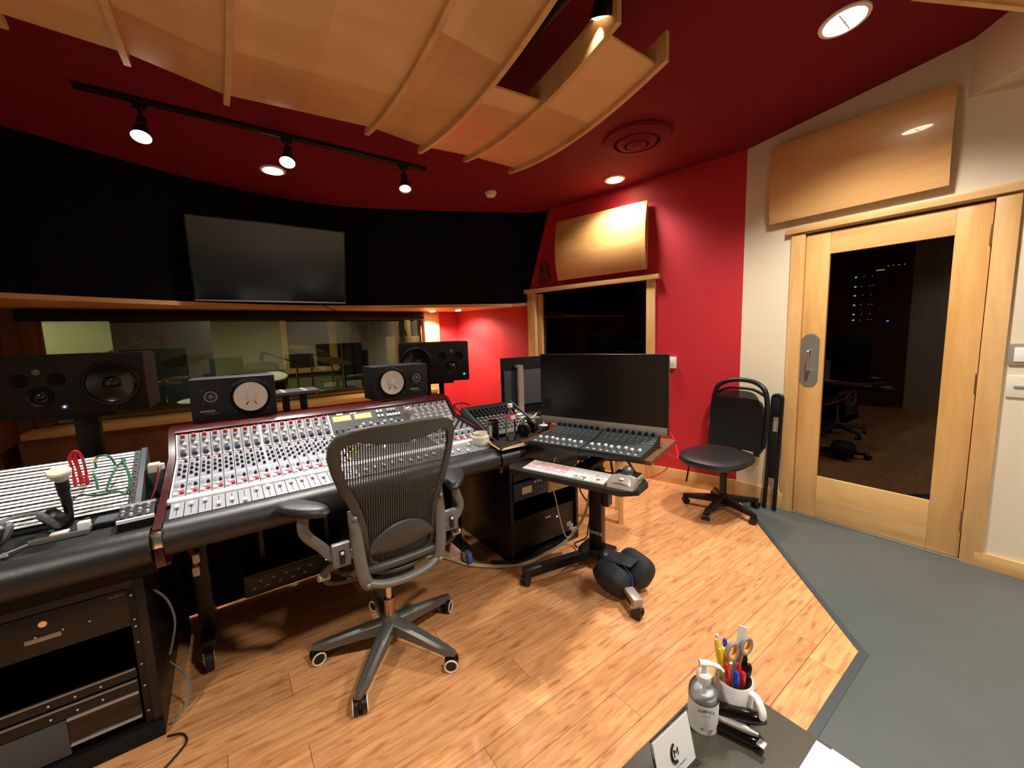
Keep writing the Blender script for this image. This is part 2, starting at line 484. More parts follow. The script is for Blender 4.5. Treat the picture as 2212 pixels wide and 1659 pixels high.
# floor: planks run along x, seams every 0.1295 m
PW = .1295
fl = struct('floor', MB().prism([(-2.4, -2.4), (3.6, -2.4), (3.6, 1.5), (2.75, 5.0), (-1.7, 5.0), (-2.4, 1.5)], -.08, -.013), M['gap'])
def clip(poly, a, b, c):
    """keep a*x+b*y>=c"""
    out = []
    for i in range(len(poly)):
        p, q = poly[i], poly[(i + 1) % len(poly)]
        dp = a * p[0] + b * p[1] - c; dq = a * q[0] + b * q[1] - c
        if dp >= 0: out.append(p)
        if (dp >= 0) != (dq >= 0):
            t = dp / (dp - dq); out.append((p[0] + (q[0] - p[0]) * t, p[1] + (q[1] - p[1]) * t))
    return out
EY = .437
dgx, dgy = (3.41 - 2.10), (1.575 - .437)
def wood_clip(poly):
    poly = clip(poly, 0, 1, EY)
    if poly: poly = clip(poly, -dgy, dgx, -dgy * 2.10 + dgx * .437)
    if poly: poly = clip(poly, -U2.y, U2.x, (-U2.y * A.x + U2.x * A.y) + .0)
    return poly
known = {0: [2.0], 1: [2.009], 2: [.40, 1.474, ], 3: [1.117], 4: [.0, 1.9], 5: [.85, 2.5]}
y0 = .555 - PW
row = 0
while y0 < 4.8:
    js = {1: [1.117 - .9, 2.009], 2: [1.474, .2], 3: [1.117, -.4, 2.6], 4: [.6, 2.3], 0: [.3, 1.9], 7: [.116, 1.6], 6: [.9, 2.7], 5: [-.2, 1.8], 8: [-.116, 1.35], 9: [.7, 2.2], 10: [0.1, 1.6, 2.7]}.get(row)
    if js is None:
        s0 = random.uniform(-1.5, -.6); js = []
        while s0 < 3.4:
            js.append(s0); s0 += random.uniform(1.1, 1.7)
    xs = [-2.2] + sorted(js) + [3.5]
    for i in range(len(xs) - 1):
        poly = [(xs[i] + .0008, y0 + .0009), (xs[i + 1] - .0008, y0 + .0009), (xs[i + 1] - .0008, y0 + PW - .0009), (xs[i] + .0008, y0 + PW - .0009)]
        poly = wood_clip(poly)
        if len(poly) >= 3:
            area = abs(sum(poly[k][0] * poly[(k + 1) % len(poly)][1] - poly[(k + 1) % len(poly)][0] * poly[k][1] for k in range(len(poly)))) / 2
            if area > .0005:
                dz = random.uniform(-.0004, .0)
                part('plank', MB().prism(poly, -.0125, dz), M['plank'], fl, smooth=0)
    y0 += PW; row += 1
rub = [(-2.2, -2.2), (3.41, -2.2), (3.41, 1.57), (2.10, .437), (-2.2, .437)]
part('rubber_flooring', MB().prism(rub, -.0125, .0015), M['rubber'], fl, smooth=0)
part('edge_strip', MB().prism([(3.405, 1.566), (2.098, .435), (2.113, .412), (3.405, 1.535)], .0, .0045), M['rubber_edge'], fl, smooth=0)
part('edge_strip', MB().prism([(2.098, .437), (-2.2, .437), (-2.2, .405), (2.113, .405)], .0, .0045), M['rubber_edge'], fl, smooth=0)

# ceiling
def cz_pts(poly): return [(p[0], p[1], ceil_z(p[1])) for p in poly]
cb = MB()
pf = cz_pts([(-2.5, 1.57), (3.7, 1.57), (3.7, 5.1), (-2.5, 5.1)])
cb.add(pf + [(p[0], p[1], p[2] + .1) for p in pf], [(0, 1, 2, 3), (7, 6, 5, 4), (0, 4, 5, 1), (1, 5, 6, 2), (2, 6, 7, 3), (3, 7, 4, 0)])
pf = cz_pts([(-2.5, -2.5), (3.7, -2.5), (3.7, 1.57), (-2.5, 1.57)])
cb.add(pf + [(p[0], p[1], p[2] + .1) for p in pf], [(0, 1, 2, 3), (7, 6, 5, 4), (0, 4, 5, 1), (1, 5, 6, 2), (2, 6, 7, 3), (3, 7, 4, 0)])
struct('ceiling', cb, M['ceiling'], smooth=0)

# right wall (cream) with the door opening
wb = MB()
D0, D1, DH = .262, 1.195, 2.045
wb.box(3.41, 3.56, 1.195, 1.6, 0, 2.9).box(3.41, 3.56, -2.3, D0, 0, 3.3).box(3.41, 3.56, D0, D1, DH, 3.1)
struct('wall_right', wb, M['beige'], smooth=0)
# red splayed wall with the window opening
W0, W1, WZ0, WZ1 = .76, 2.10, .42, 1.862
rb = MB()
for a in ((0, W0, 0, 2.95), (W1, LEN + .1, 0, 2.95), (W0, W1, 0, WZ0), (W0, W1, WZ1, 2.95)):
    rw_box(rb, a[0], a[1], -.15, 0, a[2], a[3])
struct('wall_front_right', rb, M['red_wall'], smooth=0)
# left side, mirrored and mostly out of view
lb = MB()
lb.prism([(-1.36, 4.8), (-2.2, 1.57), (-2.35, 1.57), (-1.5, 4.85)], 0, 2.95)
struct('wall_front_left', lb, M['brown_wood'], smooth=0)
struct('wall_left', MB().box(-2.35, -2.2, -2.3, 1.57, 0, 3.3), M['beige'], smooth=0)
struct('wall_back', MB().box(-2.35, 3.56, -2.35, -2.2, 0, 3.4), M['beige'], smooth=0)

# front wall: wood round the big window, red at its right end
FX0, FX1, FZ0, FZ1 = -1.19, 2.10, .79, 1.69
fb = MB()
fb.box(-1.45, FX0, 4.8, 4.95, 0, 2.9).box(FX0, FX1, 4.8, 4.95, FZ1, 2.9)
struct('wall_front', fb, M['brown_wood'], smooth=0)
struct('wall_front_lower', MB().box(-1.30, 2.12, 4.56, 4.80, 0, .735), M['brown_wood'], smooth=0)
struct('wall_front_end', MB().box(2.30, 2.75, 4.80, 4.95, 0, 2.9), M['red_wall'], smooth=0)
struct('trim_2', MB().box(2.095, 2.30, 4.775, 4.95, 0, 2.0, .004), M['maple_trim'])
struct('trim_3', MB().box(-1.25, FX0 + .01, 4.77, 4.95, .735, 1.74, .004), M['brown_wood'])
sill = struct('trim_4', MB().box(-1.28, 2.12, 4.53, 4.96, .735, .785, .008), M['sill_wood'])
struct('trim_5', MB().box(-1.22, 2.10, 4.90, 4.96, .785, .85, .008), M['sill_wood'])
win = thing('window_1', None, None, (0, 4.86, 0)); win['kind'] = 'structure'
wp = MB().box(FX0, FX1, 0, .012, .80, FZ1)
part('pane', wp, M['glass'], win, smooth=0)
part('window_frame', MB().box(FX0, FX0 + .03, -.02, .03, .80, FZ1).box(FX1 - .03, FX1, -.02, .03, .80, FZ1), M['brown_wood'], win, smooth=0)

# roller shade housing above the window
rs = thing('roller_shade', 'long black rolled-up window shade under the wooden ledge', 'window shade', (0, 4.72, 0))
part('housing', MB().at().tube([(-1.235, 0, 1.675), (2.03, 0, 1.675)], .046, 20), M['blk_matte'], rs)
part('end_cap', MB().tube([(2.03, 0, 1.675), (2.045, 0, 1.675)], [.05, .046], 20), M['blk'], rs)
part('end_cap', MB().tube([(-1.25, 0, 1.675), (-1.235, 0, 1.675)], [.046, .05], 20), M['blk'], rs)
part('pull_cord', MB().tube(cable_curve([(2.035, -.04, 1.66), (2.045, -.045, 1.45), (2.05, -.04, 1.2), (2.03, -.04, 1.02), (2.055, -.05, .98), (2.06, -.045, 1.10)]), .0035, 6), M['cable_black'], rs)

# black fabric soffit with its wooden ledge
bot = [(-1.75, 3.3), (-1.08, 3.88), (-.6, 4.11), (-.1, 4.33), (.32, 4.44), (.60, 4.475), (.89, 4.475), (1.15, 4.435), (1.5, 4.32), (1.87, 4.18), (2.30, 4.0), (2.755, 3.82)]
LEAN = .30
sb = MB()
tops = []; bots = []
for p in bot:
    bots.append((p[0], p[1], 1.765)); 
for p in bot:
    yt = p[1] - LEAN; tops.append((p[0], yt, ceil_z(yt) + .02))
bots.append((2.85, 3.655, 1.765)); tops.append((2.93, 3.33, ceil_z(3.33) + .02)); tops[-2] = (2.80, 3.49, ceil_z(3.49) + .02)
nb = len(bots)
bk_b = (2.6, 4.79, 1.765); bk_b2 = (-1.4, 4.79, 1.765)
vs = bots + tops + [bk_b, bk_b2, (2.6, 4.79, 2.7), (-1.4, 4.79, 2.7)]
fs = [(i, i + 1, nb + i + 1, nb + i) for i in range(nb - 1)]
fs += [tuple(range(nb)) + (2 * nb, 2 * nb + 1), tuple(nb + i for i in range(nb)) + (2 * nb + 2, 2 * nb + 3)]
sb.add(vs, fs)
so = struct('trim_6', sb, M['black_cloth'], smooth=0); so.name = 'soffit'
inn = bot + [(2.865, 3.64)]
ledge = [(p[0], p[1] - .012) for p in inn] + [(2.60, 4.79), (-1.4, 4.79)]
part_l = struct('trim_1', MB().prism(ledge, 1.732, 1.766), M['maple_trim_h'], smooth=0)
# lit downlight under the ledge
ul = thing('under_ledge_downlight', 'small warm downlight under the wooden ledge beside the window', 'ceiling light', (2.13, 4.60, 1.728))
part('trim_ring', MB().lathe([(.045, 0), (.045, -.006), (.033, -.008), (.032, 0)], 24, False), M['white'], ul)
part('lens', MB().lathe([(.032, -.001), (.03, -.004), (.001, -.006)], 24), M['lamp_on'], ul)
spot('ledge_beam', (2.13, 4.60, 1.70), (2.20, 4.70, 0), 26, 118, .35, (1, .78, .48), .02)
spot('ledge_beam', (2.38, 4.40, 1.70), (2.55, 4.3, 0), 26, 150, .9, (1, .82, .62), .04)
u2 = thing('under_ledge_downlight', 'small warm downlight under the wooden ledge at the red wall corner', 'ceiling light', (2.38, 4.40, 1.728))
part('trim_ring', MB().lathe([(.045, 0), (.045, -.006), (.033, -.008), (.032, 0)], 24, False), M['white'], u2)
part('lens', MB().lathe([(.032, -.001), (.03, -.004), (.001, -.006)], 24), M['lamp_on'], u2)

# baseboards
struct('baseboard_front_right', rw_box(MB(), .0, LEN, .0, .018, 0, .135, .003), M['maple_trim_h'])
struct('baseboard_right', MB().box(3.392, 3.41, -2.2, D0 - .02, 0, .09, .003), M['maple_trim_h'])
struct('baseboard_right_corner', MB().box(3.392, 3.41, D1 + .02, 1.575, 0, .135, .003), M['maple_trim_h'])

# red wall window
w2 = thing('window_2', None, None, (A.x, A.y, 0), ANG); w2['kind'] = 'structure'
fr = MB()
fr.box(.695, .775, -.12, .020, 0, 1.862, .003); part('window_frame', fr, M['maple_trim'], w2)
fr = MB().box(2.04, 2.14, -.12, .020, 0, 1.862, .003); part('window_frame', fr, M['maple_trim'], w2)
part('window_frame', MB().box(1.985, 2.035, -.10, -.03, .13, 1.85, .003), M['maple_trim'], w2)
part('window_head', MB().box(.655, 2.165, -.12, .045, 1.862, 1.905, .004), M['maple_trim_h'], w2)
part('window_sill', MB().box(.775, 2.04, -.12, .018, .40, .44, .004), M['maple_trim_h'], w2)
part('pane', MB().box(.775, 2.0, -.085, -.075, .44, 1.862), M['glass_dark'], w2, smooth=0)
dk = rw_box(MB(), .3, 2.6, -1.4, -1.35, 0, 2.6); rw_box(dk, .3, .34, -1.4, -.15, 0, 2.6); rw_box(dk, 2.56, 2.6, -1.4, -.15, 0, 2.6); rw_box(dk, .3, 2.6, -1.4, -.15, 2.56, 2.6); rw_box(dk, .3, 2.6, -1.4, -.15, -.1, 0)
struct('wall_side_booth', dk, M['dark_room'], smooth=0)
bth = thing('storage_shelf', 'dim shelf seen through the dark window in the red wall', 'shelf', (A.x, A.y, 0), ANG)
part('shelf_board', MB().box(.9, 1.95, -.95, -.6, 1.50, 1.53), M['grey_dark'], bth)
part('shelf_board', MB().box(.9, 1.95, -.95, -.6, .9, .93), M['grey_dark'], bth)
for t in (.9, 1.92): part('post', MB().box(t, t + .03, -.95, -.6, 0, 1.9), M['blk_metal'], bth)

# wooden bowed panels on the walls
def wall_panel(base_x, ang, t0, t1, z0, z1, label, d=.05, bow=.05, mm=None):
    t = thing('acoustic_panel', label, 'wall panel', (base_x[0], base_x[1], 0), ang)
    n = 14; mm = mm or M['maple']
    def fn(u, v):
        z = z0 + (z1 - z0) * v
        return (t0 + (t1 - t0) * u, d + bow * (1 - (2 * v - 1) ** 2), z)
    part('face_panel', MB().grid(fn, 1, n, (0, .009, 0)), mm, t)
    for tt in (t0 + .012, t1 - .022):
        pr = [(d + bow * (1 - (2 * k / n - 1) ** 2) - .001, z0 + (z1 - z0) * k / n) for k in range(n + 1)]
        pr = [(0.002, z1 - .04)] + pr[::-1] + [(0.002, z0 + .04)]
        part('side_rib', MB().profx([(y, z) for y, z in pr], tt, tt + .010), M['maple_trim'], t)
    part('joint_strip', MB().grid(lambda u, v: (t0 + (t1 - t0) * u, d + bow * (1 - (2 * (v * .33) - 1) ** 2) + .0092, z0 + (z1 - z0) * v * .33), 1, 6, (0, .0012, 0)), M['maple_dark'] if mm is M['maple'] else mm, t)
    part('hanging_cleat', MB().box(t0 + .1, t1 - .1, 0, d + .01, z1 - .12, z1 - .08), M['maple_trim'], t)
    return t
wall_panel((A.x, A.y), ANG, .755, 1.70, 1.955, 2.545, 'bowed maple panel hung on the red wall above the dark window')
wall_panel((3.41, 0), PI / 2, .47, 1.375, 2.15, 2.685, 'bowed maple panel hung on the cream wall above the glass door', .04, .03, M['maple_gloss'])

# ceiling bulkhead beside the door wall
bb = MB()
p = [(3.41, .435), (3.24, .24), (2.6, -.5), (2.6, -2.2), (3.41, -2.2)]
def zb(q): return 2.59 - (.435 - q[1]) * .0
vs = [(q[0], q[1], 2.60) for q in p] + [(q[0], q[1], 3.35) for q in p]
bb.add(vs, [tuple(range(4, -1, -1)), tuple(range(5, 10))] + [(i, (i + 1) % 5, 5 + (i + 1) % 5, 5 + i) for i in range(5)])
struct('trim_7', bb, M['beige'], smooth=0)

# ------------------------------------------------------------------ glass door
door = thing('door_1', None, None, (3.41, 0, 0)); door['kind'] = 'structure'
jm = MB().box(-.018, .14, D1 - .04, D1 + .045, 0, DH, .003)
part('door_jamb', jm, M['maple_trim'], door)
part('door_jamb', MB().box(-.018, .14, D0 - .055, D0 + .033, 0, DH, .003), M['maple_trim'], door)
part('door_head', MB().box(-.035, .14, -.5, D1 + .075, DH + .008, DH + .052, .004), M['maple_trim_h'], door)
y0_, y1_ = .300, 1.150
part('door_stile', MB().box(.0, .045, 1.012, y1_, .012, 2.03, .003), M['door_wood'], door)
part('door_stile', MB().box(.0, .045, y0_, .437, .012, 2.03, .003), M['door_wood'], door)
part('door_rail', MB().box(.001, .044, .437, 1.012, 1.882, 2.03, .003), M['door_rail'], door)
part('door_rail', MB().box(.001, .044, .437, 1.012, .012, .318, .003), M['door_rail'], door)
part('pane', MB().box(.018, .026, .437, 1.012, .318, 1.882), M['glass_dark'], door, smooth=0)
part('threshold', MB().box(-.02, .12, D0 + .03, D1 - .04, 0, .010, .002), M['steel'], door)
pull = MB()
hz0, hz1, hy = .965, 1.345, 1.094
poly = []
for k in range(13):
    a = PI * k / 12; poly.append((hy + .055 * math.cos(a), hz1 - .055 + .055 * math.sin(a)))
for k in range(13):
    a = PI + PI * k / 12; poly.append((hy + .055 * math.cos(a), hz0 + .055 + .055 * math.sin(a)))
n = len(poly)
pull.add([(-.003, q[0], q[1]) for q in poly] + [(.001, q[0], q[1]) for q in poly], [tuple(range(n)), tuple(range(2 * n - 1, n - 1, -1))] + [(i, n + i, n + (i + 1) % n, (i + 1) % n) for i in range(n)])
hp = part('pull_plate', pull, M['steel'], door, 'rounded brushed steel pull plate')
part('door_handle', MB().tube(cable_curve([(-.002, hy, 1.225), (-.035, hy, 1.222), (-.042, hy, 1.20), (-.042, hy, 1.11), (-.035, hy, 1.088), (-.002, hy, 1.085)], 4), .0085, 10), M['chrome'], hp)
for (dy, z) in ((-.035, 1.315), (.035, 1.315), (-.035, .995), (.035, .995), (-.04, 1.15), (.04, 1.15)):
    part('screw', MB().sph((-.003, hy + dy, z), (.002, .004, .004), 8, 6), M['chrome'], hp)
for z0, z1 in ((1.80, 1.91), (.995, 1.105), (.18, .30)):
    part('hinge', MB().box(-.006, .01, .283, .306, z0, z1, .002).tube([(-.008, .297, z0), (-.008, .297, z1)], .006, 8), M['brass'], door)

# dark equipment room behind the glass door
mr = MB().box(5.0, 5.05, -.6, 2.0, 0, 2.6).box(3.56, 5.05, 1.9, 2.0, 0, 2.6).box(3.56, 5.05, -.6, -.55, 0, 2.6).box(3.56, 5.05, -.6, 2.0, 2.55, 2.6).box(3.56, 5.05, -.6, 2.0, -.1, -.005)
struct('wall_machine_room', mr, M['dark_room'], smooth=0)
mk = thing('server_rack', 'dark equipment rack with green lights seen through the glass door', 'equipment rack', (4.2, .90, 0))
part('case', MB().box(.01, .7, -.30, .30, 0, 2.0, .01), M['blk_metal'], mk)
zz = [1.775, 1.70, 1.63, 1.555, 1.48, 1.435]
for i, z in enumerate(zz):
    p_ = part('rack_unit', MB().box(-.01, .01, -.25, .25, z - .02, z + .02, .002), M['blk'], mk)
    part('led', MB().sph((-.014, .16, z), (.004, .008, .006), 8, 6), M['led_g'], p_, 'round green light')
    for dy in (.12, .07, .05) if i % 2 else (.11, .06): part('led', MB().sph((-.013, dy, z), (.002, .0022, .0022), 6, 4), M['led_w'], p_)
p_ = part('rack_unit', MB().box(-.01, .01, -.25, .25, 1.80, 1.85, .002), M['grey_dark'], mk)
for k in range(5): part('led', MB().box(-.014, -.01, .03 - k * .01, .037 - k * .01, 1.808, 1.814), M['led_g'], p_)
for k in range(4): part('led', MB().sph((-.013, -.03 - k * .03, 1.835), (.002, .003, .003), 6, 4), M['led_w'], p_)
part('led', MB().sph((-.013, -.05, 1.42), (.003, .008, .006), 8, 6), M['led_b'], mk, 'blue light')
ds = thing('framed_picture', 'pale framed picture seen dimly through the glass door', 'picture', (4.12, .72, 0))
part('frame', MB().box(-.01, .01, -.19, .19, 1.50, 1.53).box(-.01, .01, -.19, -.15, 1.12, 1.5).box(-.01, .01, .15, .19, 1.3, 1.5), M['grey_dark'], ds)

# switches on the door wall
def wall_plate(y, z, w_, h_, label, fm, lm):
    t = thing('wall_switch', label, 'wall switch', (3.41, y, z))
    part('plate', MB().box(-.008, 0, -w_ / 2, w_ / 2, -h_ / 2, h_ / 2, .003), fm, t)
    return t
sw = wall_plate(.142, 1.215, .108, .115, 'grey framed white wall control right of the door, the upper one', M['silver'], None)
part('button', MB().box(-.012, -.006, -.036, .036, -.038, .038, .003), M['white'], sw)
sw = wall_plate(.138, 1.045, .11, .118, 'cream light switch plate right of the door, the lower one', M['cream'], None)
part('button', MB().box(-.014, -.006, -.03, .03, -.006, .006, .002), M['ink_grey'], sw)
part('screw', MB().sph((-.009, 0, .045), (.001, .003, .003), 6, 4), M['cream'], sw)

wbx = thing('wall_thermostat', 'small white box on the red wall just right of the big monitor', 'wall box', tuple(RW(.535, 0, 1.115)), ANG)
part('case', MB().box(-.035, .035, 0, .03, -.05, .05, .004), M['white'], wbx)
part('cover', MB().box(-.028, .028, .03, .033, -.02, .04, .002), M['white'], wbx)

# wooden letter B on the red wall (seen beside the soffit)
lt = text_part('letter_sign', 'B', .30, M['brown_wood'], None, tuple(RW(1.90, .012, 2.045)), (PI / 2, 0, ANG + PI), .012)
tag(lt, 'dark wooden letter B on the red wall beside the black soffit', 'wall letter')

# ------------------------------------------------------------------ ceiling clouds
cl = thing('ceiling_cloud', 'large maple ceiling cloud of curved panels between ribs over the console', 'ceiling panel', (0, 0, 0))
def rib_z(y, z0):
    if y < .95: return rib_z(.95, z0) + (.95 - y) * .05
    return z0 + .2 * (y - 1.82) ** 2
ribs = [(-.82, 2.46, .5), (-.50, 2.47, .5), (-.19, 2.455, .5), (.12, 2.40, .5), (.72, 2.425, .5), (1.01, 2.40, .5), (1.30, 2.415, 1.065), (1.63, 2.414, 1.085)]
for x, z0, yr in ribs:
    ys = [yr + (2.235 - yr) * k / 22 for k in range(23)]
    lo = [(y, rib_z(y, z0)) for y in ys]
    hi = [(y, rib_z(y, z0) + .115 * min(1, max(.12, (2.235 - y) / .16)) + (.0)) for y in ys]
    part('rib', MB().profx(lo + hi[::-1], x - .011, x + .011), M['maple_trim'], cl)
bays = [(0, 1, .5, 1.0), (1, 2, .5, 1.0), (2, 3, .5, 1.0), (3, 4, .5, 1.0), (4, 5, .5, 1.0), (5, 6, 1.51, 1.0), (6, 7, 1.135, 1.0)]
for a, b, yr, _ in bays:
    xa, za, _1 = ribs[a]; xb, zb_, _2 = ribs[b]
    yj = 1.86 if a < 3 else (1.80 if a == 3 else 1.40)
    if a == 5: yj = 1.62
    if a == 6: yj = 1.52
    for nm, ya, yb, mm in (('cloud_panel', yr, yj, M['maple_y']), ('cloud_front_strip', yj, 2.165, M['maple_dark'] if a in (3, 2, 6, 5, 4) else M['maple_y'])):
        def fn(u, v, ya=ya, yb=yb):
            y = ya + (yb - ya) * v
            return (xa + .011 + (xb - xa - .022) * u, y, (rib_z(y, za) * (1 - u) + rib_z(y, zb_) * u) + .022)
        part(nm, MB().grid(fn, 1, 12, (0, 0, .010)), mm, cl)
for x in (-.19, .72, 1.30):
    for y in (1.1, 1.9):
        part('hanger', MB().tube([(x, y, rib_z(y, 2.42) + .08), (x, y, ceil_z(y))], .003, 6), M['steel'], cl)
c2 = thing('ceiling_cloud', 'smaller maple ceiling panel at the top right corner above the door side', 'ceiling panel', (0, 0, 0))
part('cloud_panel', MB().prism([(1.93, .395), (2.50, .10), (2.42, -.05), (1.86, .24)], 2.45, 2.462), M['maple_y'], c2)
part('rib', MB().prism([(1.93, .395), (2.50, .10), (2.50, .08), (1.92, .38)], 2.44, 2.54), M['maple_trim'], c2)
for q in ((1.95, .3), (2.38, .06)): part('hanger', MB().tube([(q[0], q[1], 2.46), (q[0], q[1], ceil_z(q[1]))], .003, 6), M['steel'], c2)

# ------------------------------------------------------------------ track lights
def track(p0, p1, label):
    t = thing('lighting_track', label, 'track light', p0)
    v = Vector(p1) - Vector(p0); a = math.atan2(v.y, v.x); t.rotation_euler = (0, -math.atan2(v.z, v.xy.length), a)
    part('rail', MB().box(0, v.length, -.018, .018, -.022, 0, .003), M['blk'], t)
    part('end_cap', MB().box(-.012, .002, -.02, .02, -.026, .0, .003), M['blk'], t)
    part('end_cap', MB().box(v.length - .002, v.length + .012, -.02, .02, -.026, .0, .003), M['blk'], t)
    return t
track((-.46, 2.98, 2.708), (1.40, 3.03, 2.706), 'long black lighting track on the dark ceiling in front of the TV')
track((1.285, 1.66, 2.750), (1.285, .55, 2.875), 'black lighting track above the opening of the wooden ceiling cloud')
def head(x, y, z, target, label, lit, power, stem=.10, s=1.0, m='lamp_on'):
    t = thing('track_spotlight', label, 'spotlight', (x, y, z), 0, None)
    part('adapter', MB().box(-.03, .03, -.016, .016, -.05, -.022, .003), M['blk'], t)
    piv = Vector((0, 0, -stem))
    part('stem', MB().tube([(0, 0, -.04), piv], .009 * s, 8).sph(piv, .016 * s, 10, 8), M['blk'], t)
    d = (Vector(target) - (Vector((x, y, z)) + piv)).normalized()
    q = d.to_track_quat('Z', 'Y').to_matrix().to_4x4()
    hb = MB(); hb.M = Matrix.Translation(piv) @ q
    hb.lathe([(.012 * s, -.045 * s), (.022 * s, -.04 * s), (.027 * s, 0), (.029 * s, .02 * s), (.034 * s, .035 * s), (.046 * s, .085 * s), (.043 * s, .085 * s), (.03 * s, .05 * s), (.001, .045 * s)], 24, False)
    part('lamp_head', hb, M['blk_gloss'], t)
    rg = MB(); rg.M = hb.M; rg.lathe([(.030 * s, .018 * s), (.0315 * s, .022 * s), (.0315 * s, .028 * s), (.030 * s, .030 * s)], 24, False)
    part('ring', rg, M['chrome'], t)
    lb_ = MB(); lb_.M = hb.M; lb_.lathe([(.042 * s, .078 * s), (.03 * s, .083 * s), (.001, .085 * s)], 24)
    part('lens', lb_, M[m], t)
    if lit: spot('track_beam', Vector((x, y, z)) + piv + d * (.1 * s), target, power, 62, .6, NEUT, .03)
    return t
head(-.23, 2.985, 2.708, (-.35, 2.2, .8), 'lit black track spotlight, leftmost on the long track', True, 30, .13)
head(.46, 3.005, 2.708, (.15, 2.1, .8), 'lit black track spotlight, middle one on the long track', True, 62, .11)
head(1.235, 3.03, 2.707, (1.0, 2.3, .8), 'dim black track spotlight, rightmost on the long track', True, 26, .12, m='lamp_dim')
head(1.275, 1.11, 2.812, (1.34, 1.20, 2.4), 'black spotlight with chrome ring over the ceiling cloud opening', True, 10, .14, 1.15, 'lamp_dim')

# smoke detector and round air vent
sd = thing('smoke_detector', 'small white round smoke detector on the maroon ceiling above the soffit', 'smoke detector', (2.12, 3.20, ceil_z(3.2)))
part('base', MB().lathe([(.052, 0), (.054, -.01), (.05, -.018)], 28), M['cream'], sd)
part('cap', MB().lathe([(.044, -.018), (.044, -.034), (.034, -.042), (.001, -.044)], 28), M['cream'], sd)
av = thing('air_vent', 'round maroon ceiling air diffuser with concentric rings near the red wall', 'air vent', (2.50, 1.90, ceil_z(1.9)))
part('outer_ring', MB().lathe([(.235, 0), (.225, -.018), (.16, -.035), (.155, -.028), (.20, -.004)], 40, False), M['ceiling'], av)
part('middle_ring', MB().lathe([(.145, -.008), (.135, -.035), (.085, -.05), (.082, -.042), (.12, -.012)], 40, False), M['ceiling'], av)
part('centre_disc', MB().lathe([(.075, -.02), (.07, -.05), (.03, -.062), (.001, -.064)], 40), M['ceiling'], av)
part('throat', MB().lathe([(.15, -.001), (.001, -.002)], 40), M['blk_matte'], av)

# ------------------------------------------------------------------ TV on the soffit
tv = thing('television', 'large black flat television hung on the black soffit', 'television', (.445, 4.235, 1.775))
tv.rotation_euler = (math.radians(15), 0, 0)
part('bezel', MB().box(-.585, .585, -.05, 0, 0, .665, .006), M['blk'], tv)
part('screen', MB().box(-.573, .573, -.053, -.048, .018, .655), M['tv'], tv, smooth=0)
part('wall_bracket', MB().box(-.2, .2, 0, .09, .1, .5), M['blk_metal'], tv)
part('bottom_strip', MB().box(-.58, .58, -.054, -.048, .003, .014, .001), M['silver'], tv)
single('power_cable', MB().tube(cable_curve([(.70, 4.20, 1.785), (.80, 4.33, 1.775), (.87, 4.452, 1.762), (.93, 4.458, 1.735), (1.0, 4.47, 1.715)]), .004, 6), M['cable_black'], 'thin black cable drooping over the wooden ledge under the television', 'cable')

def W(t):
    """mesh builder that takes room coordinates for a part of unrotated thing t"""
    mb = MB(); mb.M = Matrix.Translation(-Vector(t.location)); return mb
def L(t, p):
    return tuple(Vector(p) - Vector(t.location))

# ------------------------------------------------------------------ mixing console
con = thing('mixing_console', 'wide analogue mixing console with mahogany trim, grey channel strips and padded armrest', 'mixing console', (.5, 2.2, 0))
CX0, CX1 = -.222, 1.225
ARM = [(1.785 + .068 * math.cos(a), .742 + .056 * math.sin(a)) for a in [2 * PI * k / 22 for k in range(22)]]
part('armrest', W(con).profx(ARM, CX0 + .003, 1.140), M['blk_leather'], con, 'padded black leather armrest')
part('armrest_end', W(con).profx([(1.785 + .06 * math.cos(a), .742 + .05 * math.sin(a)) for a in [2 * PI * k / 18 for k in range(18)]], 1.138, 1.150), M['mahogany'], con)
ck = [(1.735, .665), (1.725, .745), (1.745, .795), (1.84, .808), (1.99, .826), (2.40, .892), (2.51, .992), (2.62, 1.0), (2.62, .62), (1.85, .62)]
for x0, x1 in ((CX0 - .024, CX0), (CX1, CX1 + .022)):
    c_ = ck if x0 < 0 else [(1.86, .70), (1.86, .79)] + ck[4:-1] + [(1.86, .62)]
    part('side_cheek', W(con).profx(c_, x0, x1), M['mahogany'], con, 'mahogany end panel')
part('chassis', W(con).profx([(1.845, .70), (1.845, .775), (1.97, .792), (2.40, .862), (2.50, .955), (2.60, .955), (2.60, .64), (1.95, .64)], CX0, CX1), M['blk_matte'], con)
part('shade_panel', W(con).box(-.31, 1.18, 2.55, 2.57, .02, .66), M['blk_matte'], con)  # added black sheet, hides lit floor so the console underside stays dark
part('rear_rail', W(con).profx([(2.505, .958), (2.508, .985), (2.535, 1.000), (2.635, 1.004), (2.64, .95)], CX0 - .024, CX1 + .022), M['mahogany'], con, 'glossy mahogany rail along the back')
part('corner_cap', W(con).box(CX0 - .028, CX0 + .002, 1.725, 1.76, .735, .79, .004), M['chrome'], con)
a_f = math.atan2(.018, .12); a_l = math.atan2(.060, .41); a_u = math.atan2(.097, .105)
F0, F1 = (1.845, .784), (1.965, .802)
L0, L1 = (1.99, .812), (2.40, .872)
T0, T1 = (2.400, .874), (2.505, .971)
def on(seg, s, up=0):
    (y0, z0), (y1, z1) = seg
    a = math.atan2(z1 - z0, y1 - y0)
    return (y0 + (y1 - y0) * s - math.sin(a) * up, z0 + (z1 - z0) * s + math.cos(a) * up)
def knob_mesh(nm, r, h, m, line=True):
    b = MB().lathe([(r, 0), (r * .96, h * .55), (r * .8, h * .6), (r * .72, h), (r * .6, h * 1.02)], 12)
    if line: b.box(-r * .08, r * .08, 0, r * .75, h * .98, h * 1.06)
    return mesh_of(nm, b, m)
